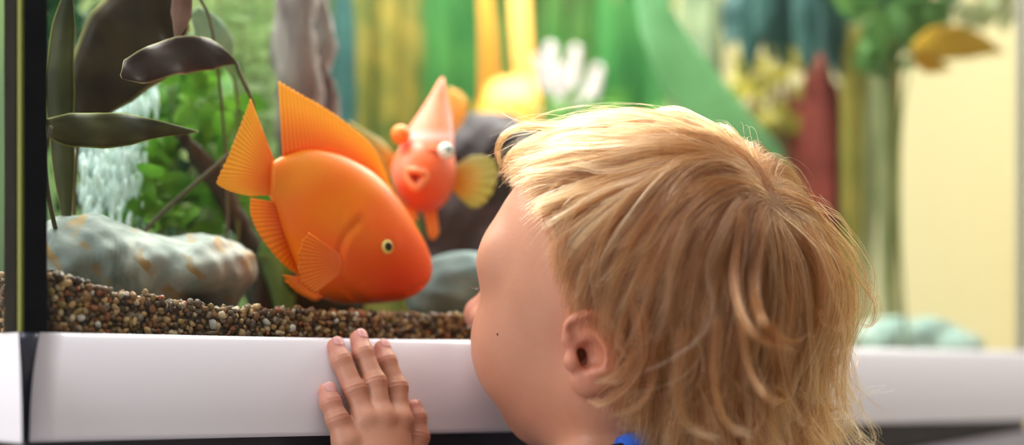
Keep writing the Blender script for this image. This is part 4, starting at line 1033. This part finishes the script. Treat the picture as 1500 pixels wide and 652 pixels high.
# clothes
def cloth(f, lo, hi, h, name, mat): 
    V, F = nets(f, lo, hi, h, slack=1.8); return add(name, V, F, mat, child)
M_navy = simple('dark_navy_knit', (.010, .011, .020), (.020, .022, .036), .85, 500, .3, .0006)
M_bluec = simple('bright_blue_rib', (.02, .10, .55), (.03, .14, .66), .8, 500, .3, .0005)
nd = (NB-NT)/np.linalg.norm(NB-NT); CN = NB-nd*.0085; nd = nd-.42*BF+.22*BL; nd /= np.linalg.norm(nd)
def shirt_f(p):
    base = full_sdf(p)-.0045
    lim = np.maximum(ZS-.30-p[:, 2], (p-CN)@(-nd))            # hem, neckline
    arm = np.maximum((p-(WR+(ELB-WR)*.16))@((WR-ELB)/np.linalg.norm(WR-ELB)), -1)
    kr = np.maximum((WRR+np.array([0, 0, .012])-p)[:, 2], -1)
    nearR = ln(p-WRR) < .12
    d = np.maximum(base, lim)
    isL = (p-bp(0, .06, 0))@BL > 0
    nearL = ln(p-WR) < .07
    d = np.where(nearL, np.maximum(d, arm), d); d = np.where(nearR & ((p-bp(0, -.085, 0))@BL < 0), np.maximum(d, kr), d)
    return d
cloth(shirt_f, [BC[0]-.22, BC[1]-.20, .35], [BC[0]+.19, BC[1]+.19, NB[2]+.06], .0036, 'shirt', M_navy)
e1 = np.cross(nd, [0, 1, 0]); e1 /= np.linalg.norm(e1); e2 = np.cross(nd, e1)
mb = MB(); thc = np.linspace(0, 2*np.pi, 41)
ring = []
for t in thc:
    dr = math.cos(t)*e1+math.sin(t)*e2; rr = np.linspace(.03, .10, 141); fv = full_sdf(CN+nd*.001+rr[:, None]*dr)
    ring.append(CN+nd*.001+dr*rr[np.argmax(fv > .0022)])
ring = np.array(ring); ring[:-1] = sum(np.roll(ring[:-1], k, 0) for k in (-2, -1, 0, 1, 2))/5; ring[-1] = ring[0]
tube(mb, ring, [.0048, .0048], 10, 120); mb.build('collar', M_bluec, child)
def shorts_f(p):
    z = p[:, 2]; return np.maximum(np.maximum(full_sdf(p)-.006, .255-z), np.maximum(z-(ZS-.285), ln((p-bp(0, 0, 0))[:, :2])-.135))
cloth(shorts_f, [BC[0]-.16, BC[1]-.16, .22], [BC[0]+.16, BC[1]+.16, .5], .0045, 'trousers', simple('grey_cotton', (.10, .11, .13), (.14, .15, .17), .85, 300, .2))

# ------------------------------------------------------------------ hair
HAIRLINE = np.array([(742, 196), (738, 214), (748, 238), (775, 268), (800, 305), (818, 352), (826, 400), (836, 436), (858, 462), (886, 470), (905, 492), (914, 530), (908, 566), (925, 615), (960, 640), (1500, 640), (1500, -200), (600, -200), (600, 180)], float)
def in_poly(q, P):
    x, y = q[:, 0], q[:, 1]; r = np.zeros(len(q), bool)
    for (x0, y0), (x1, y1) in zip(P, np.roll(P, -1, 0)):
        c = ((y0 > y) != (y1 > y)); r ^= c & (x < (x1-x0)*(y-y0)/(y1-y0+1e-12)+x0)
    return r
g = np.random.default_rng(11)
# the scalp as a smooth ellipsoid-and-nape field in head space
def scalp(q):
    d = sd_ell(q, (0, 0, 0), ER)
    return smin(d, sd_cap(q, (-.018, 0, -.03), (-.022, 0, -.095), .046, .040), .03)
def grad(f, q, e=.0008):
    G = np.stack([f(q+np.eye(3)[i]*e)-f(q-np.eye(3)[i]*e) for i in range(3)], -1)
    return G/(ln(G)[:, None]+1e-12)
WH = lh(1128, 292); WH = WH/np.linalg.norm(WH/ER)     # approx whorl
_w = h2w(np.zeros((1, 3)))
def on_scalp(q, k=4):
    for _ in range(k): q = q-grad(scalp, q)*scalp(q)[:, None]
    return q
# whorl: near-side scalp point seen at that pixel
yy = np.linspace(.74, .90, 400); rr_ = w2h(np.array([D(1130, 296, y) for y in yy])); WH = rr_[np.argmax(scalp(rr_) < 0)]
gl = (np.array([0, 0, -1.0]))@HM.T                     # gravity in head space
def roots(n):
    d = g.normal(size=(n*3, 3)); d /= ln(d)[:, None]; q = on_scalp(d*ER)
    q = q[q[:, 2] > -.062]
    m = np.stack([q[:, 0], np.abs(q[:, 1]), q[:, 2]], -1)
    px = to_px(h2w(m)); vis = in_poly(px, HAIRLINE) | (q[:, 0] < -.035)
    return q[vis & ~((q[:, 0] > .05) & (q[:, 2] < .015))][:n]
NS = 26
def grow(q0, length, lift, curl, cphase, rough, freefall):
    """integrate strands over the scalp, then let them hang; returns (n, NS, 3) in head space"""
    n = len(q0); P = np.zeros((n, NS, 3)); p = q0.copy(); P[:, 0] = p
    step = length/(NS-1); vel = None
    r0 = p-WH; dist0 = ln(r0)
    for i in range(1, NS):
        s = i/(NS-1); nrm = grad(scalp, p)
        r = p-WH; r = r-nrm*(r*nrm).sum(1)[:, None]; dw = ln(r)[:, None]; r = r/(dw+1e-6)
        sw = np.cross(nrm, r)
        gt = gl-nrm*(nrm@gl)[:, None]
        fwd = np.array([1.0, 0, 0])-nrm*nrm[:, :1]
        top = np.clip((p[:, 2:3]-.010)/.05, 0, 1)*np.clip((p[:, 0:1]+.035)/.04, 0, 1)
        side = 1-top
        t = r*np.exp(-(dw/.060)**2)*1.7+sw*.28*np.exp(-(dw/.03)**2)+gt*side*1.15+fwd*(top*1.0+.28*side*np.clip((p[:, 0:1]+.02)/.06, 0, 1))+rough
        t = t-nrm*(t*nrm).sum(1)[:, None]; t /= ln(t)[:, None]+1e-9
        if vel is None: vel = t
        # below the skull hair hangs free
        free = (np.clip((-.010-p[:, 2])/.035, 0, 1)*freefall)[:, None]
        hang = np.tile(gl, (n, 1))+rough*.8-nrm*(.14+.10*np.clip((p[:, :1]+.065)/.05, 0, 1)); hang /= ln(hang)[:, None]
        tgt = t*(1-free)+hang*free
        # curling ends: turn outwards and forwards/backwards
        cs = np.clip((s-.62)/.38, 0, 1)**1.3
        out = nrm*np.cos(cphase)[:, None]+np.cross(nrm, tgt)*np.sin(cphase)[:, None]
        tgt = tgt+out*(curl*cs*1.6)[:, None]-tgt*(curl*cs*.55)[:, None]
        vel = vel*.62+tgt*.38; vel /= ln(vel)[:, None]+1e-9
        p = p+vel*step[:, None]
        want = lift*min(1, s*4)*(1+.0*s)
        dd = scalp(p); push = np.maximum(want-dd, 0)*.8-np.maximum(dd-want*1.5, 0)*.45*(1-free[:, 0])*(1-.9*cs*np.minimum(curl, 1))
        p = p+grad(scalp, p)*push[:, None]
        P[:, i] = p
    return P
def make(nlock, per, lockr, seed, lmin, lmax, liftr, conv=(.35, .85), frizz=.0010, whorl=False, wave=1.0, temple=False, zone=None, bend=(0, 0, 0), cmin=0.0, cph=1.4):
    global g
    g = np.random.default_rng(seed)
    q = roots(nlock)
    if whorl: q = on_scalp(WH+g.normal(0, .011, (nlock, 3)))
    if temple: q = q[(q[:, 0] > -.01) & (q[:, 1] > 0) & (q[:, 2] < .055)]
    if zone is not None: q = q[zone(q)]
    n = len(q)
    back = np.clip((.015-q[:, 0])/.06, 0, 1); low = np.clip((.03-q[:, 2])/.06, 0, 1)
    # length: long at the back, shorter at temples
    L = g.uniform(lmin, lmax, n)*(1-.30*np.clip((q[:, 0]-.02)/.05, 0, 1)*np.clip((.055-q[:, 2])/.03, 0, 1))
    L = L*(1-.30*low)
    curl = g.uniform(0, .75, n)*(.25+.9*back); curl[g.random(n) < .25] *= .2
    curl = np.maximum(curl, cmin)
    P = grow(q, L, g.uniform(*liftr, n), curl, g.uniform(-cph, cph, n), g.normal(0, .16, (n, 3))+np.array(bend), np.ones(n))
    # waves towards the tips, stronger at the nape and the back
    s_ = np.linspace(0, 1, NS); nrm = grad(scalp, P[:, -8]); tg = P[:, -1]-P[:, -8]; tg /= ln(tg)[:, None]+1e-9; e2 = np.cross(tg, nrm)
    A = (wave*g.uniform(.001, .0060, n)*(.25+back)*(L/.1))[:, None, None]; w = g.uniform(5, 11, n)[:, None, None]; ph = g.uniform(0, 6.28, n)[:, None, None]
    sk = np.clip((s_-.30)/.70, 0, 1)[None, :, None]**2.0
    P = P+A*sk*(np.cos(w*s_[None, :, None]+ph)*nrm[:, None]+np.sin(w*s_[None, :, None]+ph)*e2[:, None])
    # children
    o = g.normal(size=(n, per, 3))*lockr
    nr = grad(scalp, q); o -= nr[:, None]*(o*nr[:, None]).sum(-1, keepdims=True)
    r0 = on_scalp((q[:, None]+o).reshape(-1, 3), 2).reshape(n, per, 3)-q[:, None]
    s = np.linspace(0, 1, NS)
    cv = g.uniform(*conv, (n, 1, 1)); fl = np.where(g.random((n, per, 1)) < .12, .15, 1.0)
    k = 1-cv*fl*s[None, None]**.8
    fz = g.normal(0, frizz, (n, per, 3))[:, :, None]*s[None, None, :, None]**1.5+ (g.normal(0, frizz*.6, (n, per, 3))[:, :, None]*np.sin(s*g.uniform(5, 11)+g.uniform(0, 6))[None, None, :, None]*s[None, None, :, None])
    C = P[:, None]+r0[:, :, None]*k[..., None]+fz
    # tips end at different lengths
    tl = g.uniform(.72, 1.0, (n, per)); u = s[None, None]*tl[..., None]*(NS-1); i0 = np.minimum(u.astype(int), NS-2); f = (u-i0)[..., None]
    a = np.take_along_axis(C, i0[..., None], 2); b = np.take_along_axis(C, i0[..., None]+1, 2)
    tone = (g.random((n, 1))*.62+g.random((n, per))*.38).ravel()
    return (a*(1-f)+b*f).reshape(-1, NS, 3), tone
sets = [make(760, 40, .0030, 5, .070, .130, (.0012, .0055)),
        make(90, 40, .0030, 15, .060, .11, (.0012, .005), (.1, .5), .0010, whorl=True),
        make(300, 24, .0024, 6, .080, .140, (.004, .008), (.5, .9), .0012, wave=2.0),
        make(420, 3, .004, 8, .07, .15, (.004, .013), (-.3, .2), .0035, wave=1.6),
        make(130, 3, .003, 19, .07, .12, (.002, .005), (-.1, .4), .0022, wave=.8, temple=True),
        # loose curls at the back of the head, flipped tips at the nape, wisps behind the ear
        make(760, 8, .0020, 23, .085, .135, (.005, .017), (.6, .95), .0008, wave=4.4, zone=lambda q: (q[:, 0] < -.035) & (q[:, 2] < .05), bend=(-.26, 0, 0), cmin=.5),
        make(420, 22, .0022, 24, .055, .092, (.003, .009), (.5, .95), .0009, wave=1.6, zone=lambda q: (q[:, 0] < -.02) & (q[:, 2] < .0), cmin=1.35, cph=.8, bend=(-.22, 0, 0)),
        make(700, 18, .0020, 25, .048, .070, (.003, .008), (.5, .95), .0009, wave=1.2, zone=lambda q: (q[:, 0] < -.012) & (q[:, 0] > -.055) & (q[:, 2] < -.015) & (q[:, 1] > .02), cmin=.9, cph=.6, bend=(1.0, .45, .10))]
# trim every strand where it would run over the face or the ear
FACE = np.array([(600, 180), (716, 192), (722, 244), (736, 232), (752, 236), (768, 262), (790, 300), (806, 350), (818, 395), (832, 440), (846, 468), (872, 474), (892, 492), (904, 530), (896, 556), (868, 566), (872, 590), (905, 606), (945, 640), (960, 720), (600, 720)], float)
FACE2 = FACE.copy(); FACE2[4:14] = [(748, 250), (762, 285), (772, 330), (784, 380), (806, 430), (820, 450), (858, 500), (880, 540), (866, 560), (850, 580)]
FACE3 = FACE.copy(); FACE3[13:] = [(900, 540), (880, 580), (866, 585), (858, 600), (858, 625), (870, 720), (600, 720)][:len(FACE3)-13] if len(FACE3)-13 <= 7 else FACE3[13:]
def trim(St, FACE=FACE):
    S, tone = St
    m = S.copy(); m[..., 1] = np.abs(m[..., 1]); px = to_px(h2w(m.reshape(-1, 3)))
    jit = g.normal(0, 1, (len(S), 1, 2))*np.array([6, 10])-np.abs(g.normal(0, 1, (len(S), 1, 2)))*np.array([0, 0])
    bad = in_poly((px.reshape(len(S), NS, 2)+jit).reshape(-1, 2), FACE).reshape(len(S), NS)
    first = np.where(bad.any(1), bad.argmax(1), NS-1); keep = first >= 6
    S = S[keep]; tone = tone[keep]; first = first[keep].astype(float)
    u = np.linspace(0, 1, NS)[None]*first[:, None]; i0 = np.minimum(u.astype(int), NS-2); f = (u-i0)[..., None]
    r = np.arange(len(S))[:, None]
    return S[r, i0]*(1-f)+S[r, i0+1]*f, tone
sets = [trim(x, (FACE3 if i == len(sets)-1 else FACE2 if i in (3, 4) else FACE)) for i, x in enumerate(sets)]; TONE = np.concatenate([x[1] for x in sets]); sets = [x[0] for x in sets]; ST = np.concatenate(sets)
# single loose locks that hook or flip at their tips: (outline of the lock, stand-off, strands, spread)
LOCKS = [([(1085, 318), (1074, 400), (1085, 462), (1118, 500), (1166, 512)], .0115, 70, .0020), ([(1118, 330), (1106, 420), (1122, 478), (1160, 500), (1186, 488)], .0125, 60, .0018),
 ([(1180, 330), (1212, 410), (1196, 490), (1172, 545), (1190, 588), (1238, 602)], .011, 90, .0026), ([(1190, 345), (1226, 420), (1214, 500), (1186, 560), (1200, 604), (1232, 596)], .012, 60, .0024),
 ([(1200, 340), (1244, 415), (1246, 462), (1218, 486), (1200, 466), (1214, 448)], .012, 36, .0020), ([(1196, 310), (1256, 400), (1284, 446), (1276, 478), (1250, 470)], .014, 20, .0022),
 ([(1190, 300), (1262, 380), (1272, 440), (1248, 500), (1222, 540), (1206, 525)], .014, 18, .0024),
 ([(1085, 470), (1098, 545), (1130, 588), (1150, 578), (1132, 566)], .012, 50, .0018), ([(1135, 480), (1150, 560), (1180, 620), (1222, 640)], .012, 70, .0024),
 ([(918, 420), (934, 480), (926, 522), (900, 550), (868, 562)], .008, 70, .0016), ([(940, 450), (944, 520), (922, 562), (886, 590), (860, 586)], .009, 80, .0018), ([(926, 440), (906, 500), (926, 530), (908, 556), (880, 560)], .010, 50, .0014),
 ([(950, 470), (956, 560), (930, 600), (890, 612)], .009, 60, .0018), ([(1000, 480), (990, 570), (1010, 625), (1060, 645)], .011, 70, .0022), ([(1050, 470), (1045, 560), (1065, 620), (1105, 640)], .011, 70, .0022),
 ([(850, 196), (786, 184), (744, 194), (728, 218), (733, 244)], .005, 60, .0022), ([(862, 214), (800, 206), (756, 220), (738, 244), (744, 262)], .005, 50, .0022), ([(880, 260), (824, 262), (796, 300), (806, 350), (846, 368), (884, 380)], .0045, 14, .0012),
 ([(900, 280), (846, 300), (822, 352), (826, 410), (844, 452)], .006, 40, .0022)]
def on_ray(px, py, off):
    y = np.linspace(.76, .90, 281); q = w2h(np.array([D(px, py, k) for k in y])); d = scalp(q)
    k = np.argmax(d < off) if (d < off).any() else np.argmin(d)
    if px < 1150 and py > 440:
        lat = np.where(q[:, 1] > (.0765 if px > 945 else .0800))[0]
        if len(lat): k = min(k, lat[-1])
    return q[k]
LS = []; LT = []; g = np.random.default_rng(77)
for pts, off, cnt, sp in LOCKS:
    gpt = catmull(np.array([on_ray(x, y, off*(.35 if i == 0 else 1)) for i, (x, y) in enumerate(pts)]), NS)
    if len(gpt) > 8: gpt[1:-1] = (gpt[:-2]+2*gpt[1:-1]+gpt[2:])/4
    o = g.normal(0, sp, (cnt, 1, 3)); sv = np.linspace(0, 1, NS)[None, :, None]
    C = gpt[None]+o*(1-.72*sv**.8)+g.normal(0, .0010, (cnt, 1, 3))*sv**1.5
    tl = g.uniform(.82, 1, (cnt, 1)); u = np.linspace(0, 1, NS)[None]*tl*(NS-1); i0 = np.minimum(u.astype(int), NS-2); f = (u-i0)[..., None]; r = np.arange(cnt)[:, None]
    LS.append(C[r, i0]*(1-f)+C[r, i0+1]*f); LT.append(np.clip(.42+g.normal(0, .16, cnt), 0, 1))
sets.append(np.concatenate(LS)); TONE = np.concatenate([TONE]+LT); ST = np.concatenate(sets)
# keep hair out of the skull
q = ST.reshape(-1, 3); d = scalp(q); pen = np.minimum(d-.0004, 0); q = q-grad(scalp, q)*pen[:, None]
ST = q.reshape(ST.shape)
WS = h2w(ST)
print('hair strands', len(WS))
cu = bpy.data.hair_curves.new('hair_strands')
cu.add_curves([NS]*len(WS))
cu.points.foreach_set('position', WS.astype(np.float32).ravel())
TH = np.where(np.random.default_rng(4).random(len(WS)) < .10, 1.75, 1.0); TONE = np.where(TH > 1.5, np.minimum(1, TONE+.35), TONE)
rd = (TH[:, None]*np.linspace(1, .45, NS)[None]*np.repeat([.000085, .00008, .000085, .00006, .000065, .00007, .00008, .00007, .00009], [len(x) for x in sets])[:, None]).astype(np.float32)
ra = cu.attributes.get('radius') or cu.attributes.new('radius', 'FLOAT', 'POINT'); ra.data.foreach_set('value', rd.ravel())
ta = cu.attributes.new('tone', 'FLOAT', 'CURVE'); ta.data.foreach_set('value', TONE.astype(np.float32))
mh = bpy.data.materials.new('blond_hair'); mh.use_nodes = True; nt = mh.node_tree; nt.nodes.clear()
out = nt.nodes.new('ShaderNodeOutputMaterial'); hp = nt.nodes.new('ShaderNodeBsdfHairPrincipled')
hp.parametrization = 'COLOR'; hi = nt.nodes.new('ShaderNodeAttribute'); hi.attribute_name = 'tone'
hinf = nt.nodes.new('ShaderNodeHairInfo'); tm = nt.nodes.new('ShaderNodeMath'); tm.operation = 'POWER'; nt.links.new(hinf.outputs['Intercept'], tm.inputs[0]); tm.inputs[1].default_value = 2.0
tsc = nt.nodes.new('ShaderNodeMath'); tsc.operation = 'MULTIPLY_ADD'; nt.links.new(tm.outputs[0], tsc.inputs[0]); tsc.inputs[1].default_value = .30; nt.links.new(hi.outputs['Fac'], tsc.inputs[2])
tsum = nt.nodes.new('ShaderNodeMath'); tsum.operation = 'ADD'; nt.links.new(tsc.outputs[0], tsum.inputs[0]); tsum.inputs[1].default_value = -.24
c = ramp(nt, [(0.0, (.060, .018, .005)), (.40, (.190, .064, .017)), (.68, (.34, .145, .046)), (1.0, (.58, .35, .18))], tsum.outputs[0])
nt.links.new(c, hp.inputs['Color']); hp.inputs['Roughness'].default_value = .27; hp.inputs['Radial Roughness'].default_value = .40; hp.inputs['Coat'].default_value = .15
nt.links.new(hp.outputs[0], out.inputs[0])
# close-fitting hair mass below the strands
def cap_f(p):
    q = w2h(p); d = scalp(q)-.0006
    m = np.stack([q[:, 0], np.abs(q[:, 1]), q[:, 2]], -1)
    front = np.maximum((q[:, 0]-.042)+np.clip(.05-q[:, 2], 0, .2)*.72, -1)
    low = -.052-q[:, 2]+np.clip(q[:, 0]+.02, 0, 1)*1.1
    d = smax(smax(d, front, .006), low, .006)
    return np.maximum(d, -(scalp(q)+.003))
V, F = nets(cap_f, HC-.115, HC+.115, .0022, slack=1.6)
hairm = add('hair', V, F, simple('blond_undercoat', (.22, .105, .04), (.30, .15, .065), .7, 420, .4, .0006, stretch=(1, 1, .25)), child)
ho = bpy.data.objects.new('hair_strands', cu); COL.objects.link(ho); cu.materials.append(mh)
ho.parent = hairm
